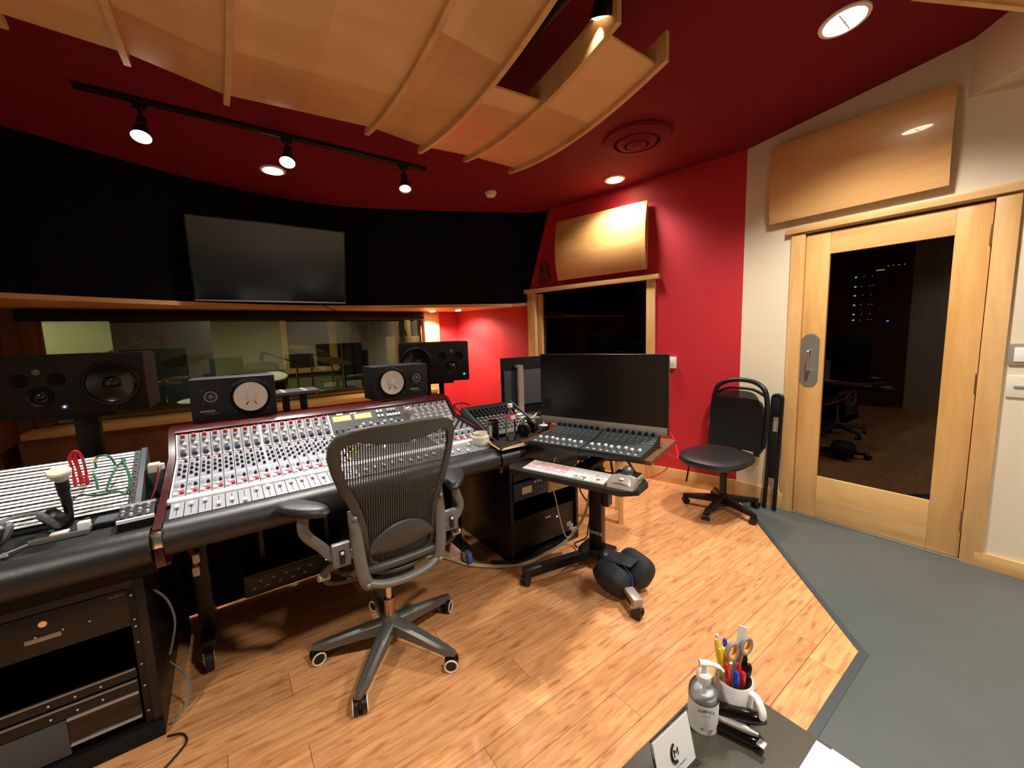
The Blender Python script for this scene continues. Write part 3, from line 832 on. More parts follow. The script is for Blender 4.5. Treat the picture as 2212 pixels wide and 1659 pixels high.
KM = {k: knob_mesh('knob', r, h, M[m]) for k, (r, h, m) in dict(red=(.0095, .013, 'knob_red'), grey=(.0085, .011, 'knob_grey'), sil=(.0095, .012, 'knob_silver'), blue=(.0115, .014, 'knob_blue'), blk=(.0066, .012, 'knob_blk'), mar=(.0066, .012, 'knob_maroon'), dkg=(.0066, .012, 'knob_grey')).items()}
def btn_mesh(nm, sx, sy, h, m):
    return mesh_of(nm, MB().box(-sx / 2, sx / 2, -sy / 2, sy / 2, 0, h, .0008), m)
BM = {'w': btn_mesh('button', .010, .013, .006, M['white']), 'r': btn_mesh('button', .013, .018, .008, M['red_pl']), 'ws': btn_mesh('button', .013, .018, .006, M['white']), 'bar': btn_mesh('label_strip', .034, .010, .0012, M['white']), 'capw': None}
capm = mesh_of('fader_cap', MB().box(-.006, .006, -.011, .011, .004, .011, .001).box(-.0065, .0065, -.001, .001, .011, .0118), M['white'])
slotm = mesh_of('fader_slot', MB().box(-.0012, .0012, -.045, .045, 0, .0008), M['ink'])
ringm = mesh_of('print_ring', MB().tube([(.008 * math.cos(a), .010 * math.sin(a), .0008) for a in [PI * .3 + 1.5 * PI * k / 10 for k in range(11)]], .0009, 4), M['blue_ring'])
def put(mesh, x, seg, s, par, up=.0012):
    y, z = on(seg, s, up)
    a = math.atan2(seg[1][1] - seg[0][1], seg[1][0] - seg[0][0])
    o = part(mesh.name.split('.')[0], mesh, None, par)
    o.location = Vector((x, y, z)) - Vector(con.location) - Vector(par.location) if par is not con else Vector((x, y, z)) - Vector(con.location)
    o.rotation_euler = (a, 0, 0)
    return o
PIT = .0423
def slab(mb, seg, x0, x1, s0=0.0, s1=1.0, th=.003):
    a, b_ = on(seg, s0), on(seg, s1); c, d = on(seg, s1, th), on(seg, s0, th)
    return mb.profx([a, b_, c, d], x0, x1)
def channel(i, x0, right=False):
    xc = x0 + PIT / 2
    mb = W(con)
    slab(mb, (L0, L1), x0 + .0012, x0 + PIT - .0012); slab(mb, (T0, T1), x0 + .0012, x0 + PIT - .0012); slab(mb, (F0, F1), x0 + .0012, x0 + PIT - .0012)
    cs = part('channel_strip', mb, M['grey_light'] if not right else M['grey_mid'], con, smooth=0)
    U = (T0, T1); Lo = (L0, L1)
    q = .003
    put(KM['red'] if not right else KM['mar'], xc - .002, U, .91, cs, q)
    put(KM['grey'] if not right else KM['sil'], xc - .005, U, .72, cs, q)
    put(KM['sil'], xc + .004, U, .54, cs, q)
    put(KM['sil'], xc - .003, U, .36, cs, q)
    put(KM['blue'] if not right else KM['sil'], xc, U, .16, cs, q)
    put(BM['bar'], xc, U, .04, cs, q)
    put(BM['w'], xc - .010, Lo, .94, cs, q)
    put(KM['mar'], xc + .009, Lo, .90, cs, q)
    for s in (.80, .68, .55): put(KM['dkg'] if s > .75 else KM['blk'], xc - .009, Lo, s, cs, q)
    for s in (.74, .61, .47): put(KM['blk'], xc + .009, Lo, s, cs, q)
    put(BM['bar'], xc, Lo, .38, cs, q)
    put(ringm, xc - .009, Lo, .27, cs, q)
    put(KM['blk'], xc + .009, Lo, .24, cs, q)
    put(BM['ws'], xc - .010, Lo, .08, cs, q); put(BM['r'], xc + .010, Lo, .10, cs, q); put(BM['w'], xc, Lo, .16, cs, q)
    put(slotm, xc, (F0, F1), .5, cs, q)
    put(capm, xc, (F0, F1), [.62, .66, .7, .28, .35, .12, .72, .75, .7, .72, .74, .76][i % 12], cs, q)
    return cs
for i in range(16): channel(i, -.213 + i * PIT)
for i in range(7): channel(i + 3, .918 + i * PIT, True)
MX0, MX1 = -.213 + 16 * PIT, .918
mb = W(con); slab(mb, (L0, L1), MX0 + .004, MX1 - .004); slab(mb, (T0, T1), MX0 + .004, MX1 - .004); slab(mb, (F0, F1), MX0 + .001, MX1 - .001)
mas = part('master_section', mb, M['grey_dark'], con, 'dark grey centre section with two lit meters', smooth=0)
for x in (-.216, .125, MX0, MX1, 1.2145):
    mb = W(con); slab(mb, (L0, L1), x - .003, x + .003, th=.006); slab(mb, (T0, T1), x - .003, x + .003, th=.006)
    part('divider_strip', mb, M['white'] if x < .8 else M['grey_light'], con, smooth=0)
part('divider_rail', W(con).profx([(1.964, .800), (1.966, .812), (1.989, .818), (1.992, .810)], CX0 - .004, CX1), M['white'], con, 'white rail between faders and knobs')
U = (T0, T1); Lo = (L0, L1)
mt = mesh_of('meter_display', MB().box(-.045, .045, -.016, .016, 0, .002), M['vu'])
fr_ = mesh_of('meter_frame', MB().box(-.052, .052, -.022, .022, -.001, .001), M['silver'])
for x in (.535, .655):
    put(fr_, x, U, .74, mas, .003); put(mt, x, U, .74, mas, .004)
for k in range(3): put(BM['w'], .515 + k * .012, U, .95, mas, .003)
for k, m in enumerate(('led_w', 'led_b', 'vu', 'led_w')):
    put(btn_mesh('led', .006, .006, .003, M[m]), .59 + k * .009, U, .95, mas, .003)
for k in range(4): put(BM['ws'], .745 + (k % 2) * .022, U, .62 + .25 * (k // 2), mas, .003)
for k in range(5): put(BM['ws'], .80 + k * .018, U, .60, mas, .003)
for k in range(3): put(KM['sil'], .81 + k * .02, U, .86, mas, .003)
for k in range(3): put(KM['dkg'], .49 + k * .032, U, .18, mas, .003)
for k in range(14): put(KM['sil'] if k % 3 else KM['dkg'], .60 + k * .021, U, .28 - .12 * (k % 2), mas, .003)
for k in range(36):
    x = MX0 + .03 + (k % 9) * .044; s = .90 - .17 * (k // 9)
    if s > .2: put([KM['blk'], KM['dkg'], KM['sil']][k % 3], x, Lo, s, mas, .003)
for (x, s, m) in ((.487, .30, 'yellow'), (.50, .36, 'yellow'), (.51, .26, 'yellow'), (.60, .62, 'led_w'), (.585, .50, 'red_lit'), (.60, .50, 'red_lit'), (.593, .42, 'yellow'), (.70, .48, 'yellow'), (.72, .42, 'led_w'), (.80, .55, 'led_b'), (.86, .66, 'led_w'), (.83, .35, 'led_w'), (.66, .30, 'led_w'), (.76, .28, 'yellow')):
    if m == 'red_lit' and m not in M: M[m] = mat('red_lit_button', (220, 20, 30), .4, emit=(255, 20, 30), es=1.5)
    put(btn_mesh('button', .014, .014, .007, M[m]), x, Lo, s, mas, .003)
for k in range(9): 
    put(slotm, MX0 + .03 + k * .044, (F0, F1), .5, mas, .003); put(capm, MX0 + .03 + k * .044, (F0, F1), .4 + .04 * (k % 5), mas, .003)
# console legs
for x, wm in ((-.17, 'blk'), (1.11, 'blue_tyre')):
    lg = part('leg', W(con).box(x - .03, x + .03, 2.20, 2.36, .10, .66, .006).box(x - .028, x + .028, 2.10, 2.56, .085, .12, .008), M['blk_metal'], con)
    for y in (2.09, 2.51):
        cb_ = part('caster', W(con).tube([(x - .014, y, .046), (x + .014, y, .046)], .046, 24), M[wm], lg)
        part('caster_fork', W(con).box(x - .020, x - .017, y - .02, y + .02, .035, .09).box(x + .017, x + .020, y - .02, y + .02, .035, .09).tube([(x - .024, y, .046), (x + .024, y, .046)], .008, 8), M['chrome'], lg)
gear = single('power_supply_unit', MB().box(-.02, .46, 2.2, 2.5, .20, .31, .004), M['blk_metal'], 'black power supply unit slung in shadow under the console', 'audio equipment')
part('connector_panel', MB().box(0, .30, 2.197, 2.201, .225, .295), M['blk'], gear)
for k in range(2): part('support_bracket', MB().box(.06 + k * .3, .08 + k * .3, 2.3, 2.34, .31, .641), M['blk_metal'], gear)
for k in range(10): part('connector', MB().tube([(.02 + k * .027, 2.194, .24 + .03 * (k % 2)), (.02 + k * .027, 2.2, .24 + .03 * (k % 2))], .007, 8), M['knob_grey'], gear)
for k in range(3): part('indicator', MB().sph((.34 + k * .03, 2.196, .27), .004, 6, 4), M['led_w'], gear)
plg = single('plug_bundle', MB().tube(cable_curve([(-.185, 2.25, .56), (-.195, 2.19, .52), (-.18, 2.17, .47), (-.19, 2.17, .42)]), .010, 8), M['cable_red'], 'red and white plug bundle hanging under the left end of the console', 'cable')
part('plug', MB().box(-.19, -.165, 2.155, 2.18, .46, .50, .004).box(-.195, -.17, 2.15, 2.175, .405, .445, .004), M['white'], plg)

# talkback microphone standing on the console
tm = thing('microphone', 'round silver mesh microphone ball standing on the right end of the console', 'microphone', (.90, 2.38, .884))
part('stem', MB().tube([(0, 0, -.01), (0, -.01, .05)], .008, 10), M['steel'], tm)
part('grille', MB().sph((0, -.012, .073), (.030, .030, .031), 20, 14), M['silver'], tm)
part('collar', MB().tube([(0, -.012, .044), (0, -.012, .054)], .022, 16), M['steel'], tm)

# ------------------------------------------------------------------ near-field speakers
def nearfield(x, y, z, label, flip, rz=0):
    t = thing('studio_monitor', label, 'loudspeaker', (x, y, z), rz, 'white coned speakers on the console')
    part('cabinet', MB().box(-.192, .192, 0, .20, 0, .222, .006), M['dark_box'], t)
    s = -1 if flip else 1
    wx = .072 * s
    fr = MB().at((wx, 0, .112), (PI / 2, 0, 0)).lathe([(.101, -.001), (.101, .009), (.094, .012), (.090, .006)], 36, False)
    part('woofer_rim', fr, M['blk'], t)
    cn = MB().at((wx, 0, .112), (PI / 2, 0, 0)).lathe([(.092, .006), (.088, .016), (.082, .017), (.078, .012)], 36, False)
    part('surround', cn, M['blk_matte'], t)
    cc = part('woofer_cone', MB().at((wx, 0, .112), (PI / 2, 0, 0)).lathe([(.079, .014), (.030, .003), (.001, .002)], 36, False), M['cone_white'], t, 'white paper cone')
    part('dust_cap', MB().at((wx, 0, .112), (PI / 2, 0, 0)).lathe([(.026, .003), (.024, .008), (.014, .012), (.001, .0135)], 28), M['cone_white'], cc)
    for dx in (-.014, .014):
        part('lead_wire', MB().at((wx, 0, .112), (PI / 2, 0, 0)).tube([(dx, -.028, .006), (dx * 1.8, -.045, .010)], .0024, 6), M['ink'], cc)
    tx = -.105 * s
    part('tweeter_plate', MB().at((tx, 0, .128), (PI / 2, 0, 0)).lathe([(.052, -.001), (.052, .004), (.046, .006), (.034, .002), (.001, .001)], 8), M['dark_box'], t)
    tw = part('tweeter', MB().at((tx, 0, .128), (PI / 2, 0, 0)).lathe([(.036, .003), (.034, .006), (.026, .007), (.022, .003), (.001, .004)], 28), M['cone_dark'], t)
    part('tweeter_grille', MB().at((tx, 0, .128), (PI / 2, 0, 0)).lathe([(.030, .0068), (.024, .0078), (.022, .0068)], 28, False).lathe([(.012, .004), (.008, .009), (.001, .011)], 16), M['knob_grey'], tw)
    for (dx, dz) in ((-.035, .035), (.035, .035), (-.035, -.035), (.035, -.035)):
        part('screw', MB().sph((tx + dx, -.005, .128 + dz), (.003, .002, .003), 6, 4), M['steel'], t)
    for k in range(4):
        a = PI / 4 + k * PI / 2
        part('screw', MB().sph((wx + .104 * math.cos(a), -.002, .112 + .104 * math.sin(a)), (.004, .002, .004), 6, 4), M['steel'], t)
    text_part('brand_text', 'YAMAHA', .016, M['paper'], t, (tx - .02, -.0012, .052), (PI / 2, 0, 0), .0003)
    text_part('model_text', 'NS-10M STUDIO', .008, M['ink_grey'], t, (tx, -.0012, .038), (PI / 2, 0, 0), .0003)
    return t
nearfield(.035, 2.632, 1.004, 'small black speaker with white cone standing on the left end of the console rail', False, -.03)
nearfield(.972, 2.642, 1.005, 'small black speaker with its white cone at the left, right end of console rail', True, .06)

# ------------------------------------------------------------------ big monitors on stands
def bigmonitor(p, rz, label, flip, w_=.56, h_=.325, dp=.34):
    t = thing('main_monitor', label, 'loudspeaker', p, rz, 'large black three-way speakers')
    part('cabinet', MB().box(-w_ / 2, w_ / 2, .0, dp, 0, h_, .014), M['dark_box'], t)
    part('baffle', MB().box(-w_ / 2 + .012, w_ / 2 - .012, -.006, .004, .012, h_ - .012, .006), M['dark_box'], t)
    s = -1 if flip else 1
    wx = .145 * s
    part('woofer_rim', MB().at((wx, -.006, .165), (PI / 2, 0, 0)).lathe([(.124, 0), (.122, .014), (.116, .018), (.107, .016), (.106, .004)], 40, False), M['blk'], t)
    wc = part('woofer_cone', MB().at((wx, -.006, .165), (PI / 2, 0, 0)).lathe([(.106, .012), (.100, .017), (.092, .014), (.04, .002), (.001, .001)], 40, False), M['cone_dark'], t)
    part('dust_cap', MB().at((wx, -.006, .165), (PI / 2, 0, 0)).lathe([(.040, .002), (.034, .010), (.02, .016), (.001, .018)], 28), M['cone_dark'], wc)
    for dx, z in ((-.20, .205), (-.065, .205)):
        part('port', MB().at((dx * s, -.006, z), (PI / 2, 0, 0)).lathe([(.036, 0), (.034, .004), (.028, .002), (.026, .0006), (.001, .0004)], 28), M['blk_matte'], t)
    md = part('midrange', MB().at((-.135 * s, -.006, .115), (PI / 2, 0, 0)).lathe([(.054, 0), (.052, .007), (.044, .002), (.001, .001)], 32), M['blk'], t)
    part('dome', MB().at((-.135 * s, -.006, .115), (PI / 2, 0, 0)).lathe([(.036, .001), (.033, .012), (.02, .022), (.001, .026)], 28), M['cone_dark'], md)
    part('tweeter', MB().at((-.135 * s, -.006, .245), (PI / 2, 0, 0)).lathe([(.016, 0), (.014, .004), (.008, .006), (.001, .007)], 20), M['knob_grey'], t)
    ld = part('power_button', MB().at(((-.05 if s > 0 else .235 + .0), -.006, .055), (PI / 2, 0, 0)).lathe([(.014, 0), (.014, .004), (.001, .004)], 16), M['knob_grey'], t)
    part('led', MB().sph(((-.05 if s > 0 else .235), -.012, .055), (.005, .003, .005), 10, 6), M['led_b'], ld, 'lit blue-white dot')
    return t
pl = Vector((-.9, 3.194)); pr = Vector((-.36, 3.14))
bigmonitor((-.66, 3.14, 1.045), math.radians(-3), 'large black three-way speaker on a stand at the far left before the window', False, .58, .335)
bigmonitor((1.40, 3.03, 1.045), math.radians(-21), 'large black three-way speaker on a stand behind the right end of the console', True)
def spk_stand(x, y, h, rz, label, posts):
    t = thing('speaker_stand', label, 'speaker stand', (x, y, 0), rz)
    part('base_plate', MB().box(-.20, .20, -.16, .16, 0, .02, .004), M['blk_metal'], t)
    for k in range(posts):
        dx = 0 if posts == 1 else -.055 + .11 * k
        wv = .05 if posts == 1 else .02
        part('post', MB().box(dx - wv, dx + wv, -.03, .03, .018, h - .018, .004), M['blk_metal'], t)
    part('top_plate', MB().box(-.15, .15, -.11, .11, h - .02, h, .004), M['grey_mid'] if h > 1.06 else M['blk_metal'], t)
    return t
spk_stand(-.66, 3.27, 1.045, math.radians(-3), 'black column stand carrying the far left large speaker', 1)
spk_stand(1.45, 3.16, 1.045, math.radians(-21), 'black twin post stand carrying the large speaker by the red wall', 2)
es = spk_stand(.385, 3.18, 1.07, .03, 'empty black twin post speaker stand with tape on its plate behind the console', 2)
for dx in (-.07, .06): part('tape_strip', MB().box(dx - .012, dx + .012, -.108, .108, 1.0695, 1.0715), M['paper'], es, 'white tape')

# ------------------------------------------------------------------ left wing: desk, patch bays, rack
ld_ = thing('side_desk', 'black desk wing with padded armrest left of the console', 'desk', (-.75, 2.1, 0))
part('armrest', W(ld_).profx([(1.765 + .066 * math.cos(a), .738 + .058 * math.sin(a)) for a in [2 * PI * k / 22 for k in range(22)]], -1.35, -.252), M['blk_leather'], ld_)
part('desktop', W(ld_).box(-1.35, -.252, 1.80, 2.44, .745, .782, .004), M['blk_matte'], ld_)
part('front_rail', W(ld_).box(-1.35, -.252, 1.81, 1.84, .62, .745), M['blk_matte'], ld_)
part('shade_backing', W(ld_).box(-1.34, -.255, 2.43, 2.44, .02, .745), M['blk_matte'], ld_)  # added backing that keeps the space under the left desk dark
for x in (-1.34, -.275): part('end_panel', W(ld_).box(x, x + .022, 2.36, 2.43, 0, .745, .003), M['blk_matte'], ld_)
pb = thing('patchbay_frame', 'sloping frame of striped patch bays with coloured patch cords on the left desk', 'patch bay', (-.56, 2.15, .782))
S0, S1 = Vector((2.045, .80)), Vector((2.345, .955))
sl = math.atan2(S1.y - S0.y, S1.x - S0.x); SL = (S1 - S0).length
for x in (-.325, -.825): part('side_frame', W(pb).profx([(2.02, .783), (2.02, .80), (2.35, .964), (2.375, .96), (2.375, .783)], x, x + .018), M['grey_dark'], pb)
part('bay_body', W(pb).profx([(2.04, .785), (2.045, .795), (2.345, .950), (2.37, .94), (2.37, .785)], -.806, -.326), M['blk_matte'], pb)
NB = 9
for k in range(NB):
    s0 = k / NB; s1 = (k + .94) / NB
    def sp(s, up): return (S0.x + (S1.x - S0.x) * s - math.sin(sl) * up, S0.y + (S1.y - S0.y) * s + math.cos(sl) * up)
    b = part('patch_bay', W(pb).profx([sp(s0, -.002), sp(s1, -.002), sp(s1, .003), sp(s0, .003)], -.805, -.3275), M['blk'], pb, smooth=0)
    for f0, f1 in ((.06, .34), (.52, .80)):
        part('label_strip', W(pb).profx([sp(s0 + f0 / NB, .003), sp(s0 + f1 / NB, .003), sp(s0 + f1 / NB, .0042), sp(s0 + f0 / NB, .0042)], -.800, -.347), M['paper'], b, 'white paper label strip', smooth=0)
    js = MB(); js.M = Matrix.Translation(-Vector(pb.location))
    for j in range(24):
        for f in (.43, .90):
            y, z = sp(s0 + f / NB, .0032)
            js.box(-.795 + j * .0187, -.788 + j * .0187, y - .0022, y + .0022, z - .001, z + .0006)
    o = part('jack_row', js, M['knob_grey'], b, smooth=0); o['kind'] = 'stuff'
    part('screw', W(pb).sph((-.337, sp(s0 + .43 / NB, .004)[0], sp(s0 + .43 / NB, .004)[1]), (.004, .004, .002), 6, 4), M['chrome'], b)
def cord(name, pts, r, m, label, cat='cable', group=None):
    o = single(name, MB().tube(cable_curve(pts), r, 7), m, label, cat, group)
    return o
c = cord('patch_cord', [(-.505, 2.20, .885), (-.502, 2.18, .955), (-.500, 2.16, 1.0), (-.482, 2.15, 1.025), (-.468, 2.155, 1.005), (-.470, 2.19, .95), (-.472, 2.20, .888)], .0045, M['cable_red'], 'red patch cord looping up from the patch bays, outer loop')
part('plug', MB().tube([(-.505, 2.20, .880), (-.503, 2.19, .915)], .006, 8).tube([(-.472, 2.20, .880), (-.471, 2.19, .915)], .006, 8), M['cable_red'], c)
c = cord('patch_cord', [(-.488, 2.19, .885), (-.488, 2.18, .95), (-.492, 2.16, 1.01), (-.485, 2.155, 1.02), (-.483, 2.17, .96), (-.480, 2.19, .888)], .004, M['cable_red'], 'red patch cord looping up from the patch bays, inner loop')
c = cord('patch_cord', [(-.458, 2.28, .92), (-.455, 2.26, .955), (-.44, 2.24, .975), (-.41, 2.24, .97), (-.40, 2.27, .925)], .004, M['cable_green'], 'green patch cord arching over the top patch bay row with yellow plug')
part('plug', MB().tube([(-.455, 2.258, .955), (-.445, 2.245, .972)], .006, 8), M['yellow'], c)
cord('patch_cord', [(-.372, 2.30, .925), (-.372, 2.24, .955), (-.362, 2.20, .94), (-.345, 2.15, .90), (-.345, 2.12, .86), (-.355, 2.10, .84)], .0045, M['cable_green'], 'thick green patch cord hanging at the right end of the patch bays')
cord('patch_cord', [(-.378, 2.28, .93), (-.385, 2.22, .93), (-.40, 2.17, .90), (-.41, 2.13, .862)], .004, M['cable_green'], 'green patch cord running diagonally over the middle patch bays')
cord('patch_cord', [(-.455, 2.22, .905), (-.45, 2.19, .92), (-.44, 2.16, .90), (-.435, 2.14, .865)], .004, M['cable_green'], 'short green patch cord beside the red loops')
cord('patch_cord', [(-.50, 2.12, .85), (-.47, 2.09, .87), (-.43, 2.085, .86), (-.38, 2.09, .86), (-.36, 2.10, .845)], .0035, M['cable_green'], 'green patch cord lying along the lower patch bays')

# things on the left desk
dl = thing('desk_microphone', 'white-topped flared lamp head on a thick black stem on the left desk', 'desk lamp', (-.490, 2.0, .782))
part('base', MB().lathe([(.055, 0), (.055, .008), (.03, .016), (.014, .02)], 24), M['blk_matte'], dl)
part('stem', MB().tube(cable_curve([(0, 0, .015), (.005, 0, .06), (.003, 0, .11), (0, 0, .17)]), [.012] * 12 + [.014] * 8 + [.018] * 5, 12), M['blk'], dl)
part('socket', MB().tube([(0, 0, .12), (0, 0, .178)], [.014, .017], 16), M['blk'], dl)
part('bulb', MB().at((0, 0, .17), (.35, 0, 0)).lathe([(.012, 0), (.018, .010), (.030, .032), (.0315, .040), (.028, .046), (.001, .049)], 28), M['cream'], dl, 'white reflector head')
dl.name = 'desk_lamp'
hpn = thing('headphones', 'grey and black headphones lying on the left desk by the frame edge', 'headphones', (-.575, 1.96, .794), .5)
part('headband', MB().tube([(.085 * math.cos(a), .085 * math.sin(a) + .02, .03 + .02 * math.sin(a)) for a in [PI * k / 16 for k in range(17)]], .009, 10, flat=.5), M['skin_hp'], hpn)
for s in (-1, 1):
    e = part('ear_cup', MB().at((s * .075, 0, .034), (0, s * 1.0, 0)).lathe([(.042, -.012), (.044, 0), (.038, .016), (.001, .018)], 24), M['blk'], hpn)
    part('ear_pad', MB().at((s * .066, 0, .040), (0, s * 1.0, 0)).tube([(.030 * math.cos(a), .030 * math.sin(a), -.016) for a in [2 * PI * k / 20 for k in range(20)]], .012, 8, closed=True), M['skin_hp'], hpn)
cord('headphone_cable', [(-.56, 1.89, .79), (-.585, 1.82, .80), (-.60, 1.775, .808), (-.612, 1.735, .80), (-.618, 1.692, .76), (-.622, 1.675, .69)], .0035, M['cable_grey'], 'grey cable hanging over the armrest at the left frame edge')
cord('headphone_cable', [(-.66, 1.87, .79), (-.62, 1.80, .802), (-.585, 1.78, .806), (-.575, 1.80, .80), (-.60, 1.86, .79)], .0035, M['cable_grey'], 'grey cable curling on the left desk in front of the headphones')
tr = thing('desk_tray', 'low black tray holding small white parts in front of the desk lamp', 'tray', (-.485, 1.935, .782))
part('tray_base', MB().box(-.075, .065, -.035, .04, 0, .008, .002), M['blk'], tr)
part('tray_rim', MB().box(-.075, .065, -.040, -.034, 0, .018, .002), M['steel'], tr)
single('adapter', MB().box(-.455, -.425, 1.925, 1.955, .790, .815, .003), M['white'], 'small white adapter cube in the black tray', 'adapter')
single('label_pad', MB().box(-.52, -.478, 1.925, 1.955, .790, .796, .002), M['paper'], 'pale oval pad lying in the black tray', 'pad')
cord('pen', [(-.53, 1.965, .795), (-.50, 1.985, .80)], .005, M['cable_green'], 'small green capped plug beside the lamp base', 'plug')
gb = thing('grey_box', 'flat dark grey box between the tray and the small mixer', 'box', (-.385, 1.955, .782))
part('body', MB().box(-.035, .035, -.03, .05, 0, .018, .003), M['blk'], gb)
part('top_plate', MB().box(-.031, .031, -.026, .046, .018, .020), M['grey_dark'], gb)
mm_ = thing('mini_mixer', 'small black mixer box with knobs and white front strip on the left desk', 'small mixer', (-.300, 1.90, .782), .05)
part('body', MB().profx([(-.05, 0), (-.05, .03), (.075, .048), (.08, 0)], -.048, .048), M['blk'], mm_)
part('front_strip', MB().profx([(-.052, .024), (-.052, .034), (-.040, .0345), (-.040, .024)], -.049, .049), M['white'], mm_)
part('top_strip', MB().profx([(.055, .0455), (.055, .050), (.074, .052), (.075, .047)], -.049, .049), M['grey_mid'], mm_)
for i in range(4):
    for j in range(3):
        y = -.022 + j * .028
        part('knob', MB().at((-.034 + i * .022, y, .033 + (y + .05) * .144), (.14, 0, 0)).lathe([(.0065, 0), (.0055, .010), (.001, .0105)], 10), M['knob_silver'] if (i + j) % 2 else M['knob_grey'], mm_)
pgd = thing('power_strip_plug', 'white plug block standing between the patch bays and the console', 'plug', (-.278, 2.24, .782))
part('body', MB().box(-.02, .018, -.025, .025, .095, .13, .004), M['cream'], pgd)
part('prong_side', MB().box(.018, .032, -.012, .012, .10, .125, .003), M['white'], pgd)
part('stand', MB().box(-.022, .02, -.03, .03, 0, .096, .003), M['grey_dark'], pgd)
cord('pink_cable', [(-.262, 2.20, .90), (-.262, 2.15, .87), (-.275, 2.08, .82), (-.292, 2.05, .795), (-.30, 2.02, .792)], .004, M['knob_maroon'], 'dusky pink cable dropping beside the console cheek')
cord('black_cable', [(-.47, 2.02, .79), (-.44, 2.00, .793), (-.40, 2.035, .79), (-.43, 2.05, .79), (-.46, 2.025, .795), (-.42, 1.995, .79), (-.36, 2.03, .79)], .0035, M['cable_black'], 'tangled black cable on the desk in front of the patch bays')

rk = thing('equipment_rack', 'black rack cabinet with blanking panels and pale trim bars under the left desk', 'equipment rack', (-.60, 2.1, 0))
part('case', W(rk).box(-.90, -.87, 1.83, 2.35, 0, .61, .003).box(-.325, -.298, 1.83, 2.35, 0, .61, .003).box(-.87, -.325, 1.83, 2.35, .585, .61).box(-.87, -.325, 1.83, 2.35, 0, .065).box(-.87, -.325, 2.33, 2.35, .05, .6), M['blk'], rk)
part('plinth', W(rk).box(-.90, -.298, 1.82, 1.83, .0, .06, .003), M['blk_matte'], rk)
for z0, z1, lb_ in ((.445, .58, None), (.252, .290, None), (.200, .246, None)):
    p_ = part('rack_panel', W(rk).box(-.868, -.345 if z0 > .4 else -.35, 1.834, 1.842, z0, z1, .002), M['blk'], rk)
    if z0 < .4: part('edge_bar', W(rk).box(-.862, -.352, 1.828, 1.834, z1 - .006, z1 - .002), M['steel'], p_)
    for k in range(3): part('knob', W(rk).sph((-.56 + k * .06, 1.830, (z0 + z1) / 2 - .004), .0035, 8, 6), M['knob_silver'], p_)
p_ = part('rack_panel', W(rk).box(-.868, -.53, 1.834, 1.842, .07, .195, .002), M['grey_dark'], rk)
tb = part('disc_tray', W(rk).box(-.53, -.352, 1.836, 1.86, .10, .195, .002), M['blk_gloss'], rk)
for z in (.104, .196): part('trim_bar', W(rk).box(-.528, -.352, 1.826, 1.836, z - .0035, z + .0035, .002), M['silver'], tb, 'bright silver bar')
part('lock', W(rk).tube([(-.54, 1.828, .546), (-.54, 1.838, .546)], .010, 16), M['chrome'], rk)
part('door_slot', W(rk).box(-.585, -.505, 1.829, 1.836, .490, .506, .003), M['steel'], rk)
text_part('brand_text', 'AUDIO', .012, M['gold'], rk, L(rk, (-.372, 1.832, .566)), (PI / 2, 0, 0), .0003)
for z in (.556, .467, .44, .297, .213, .114, .38): part('rail_screw', W(rk).sph((-.334, 1.829, z), (.0045, .003, .0045), 8, 6), M['chrome'], rk)
part('rack_rail', W(rk).box(-.345, -.325, 1.833, 1.845, .06, .585, .002), M['blk_metal'], rk)
cord('floor_cable', [(-.285, 1.90, .52), (-.255, 1.92, .45), (-.245, 1.93, .35), (-.275, 1.95, .22)], .004, M['cable_grey'], 'thin grey cable hanging beside the left rack')
cord('floor_cable', [(-.285, 2.0, .16), (-.235, 1.93, .12), (-.23, 1.90, .05), (-.27, 1.86, .008), (-.29, 1.86, .008)], .0035, M['cable_grey'], 'thin cable curling to the floor right of the left rack')
cord('floor_cable', [(-.292, 1.80, .006), (-.25, 1.78, .006), (-.235, 1.73, .006), (-.27, 1.68, .006), (-.29, 1.66, .006)], .0035, M['cable_black'], 'thin black cable loop on the planks at the left rack corner')
cord('floor_cable', [(-.36, 1.60, .006), (-.33, 1.63, .006), (-.29, 1.63, .006), (-.26, 1.60, .006), (-.28, 1.56, .006), (-.33, 1.55, .006)], .0035, M['cable_black'], 'thin black cable loop on the planks at the bottom left frame edge')

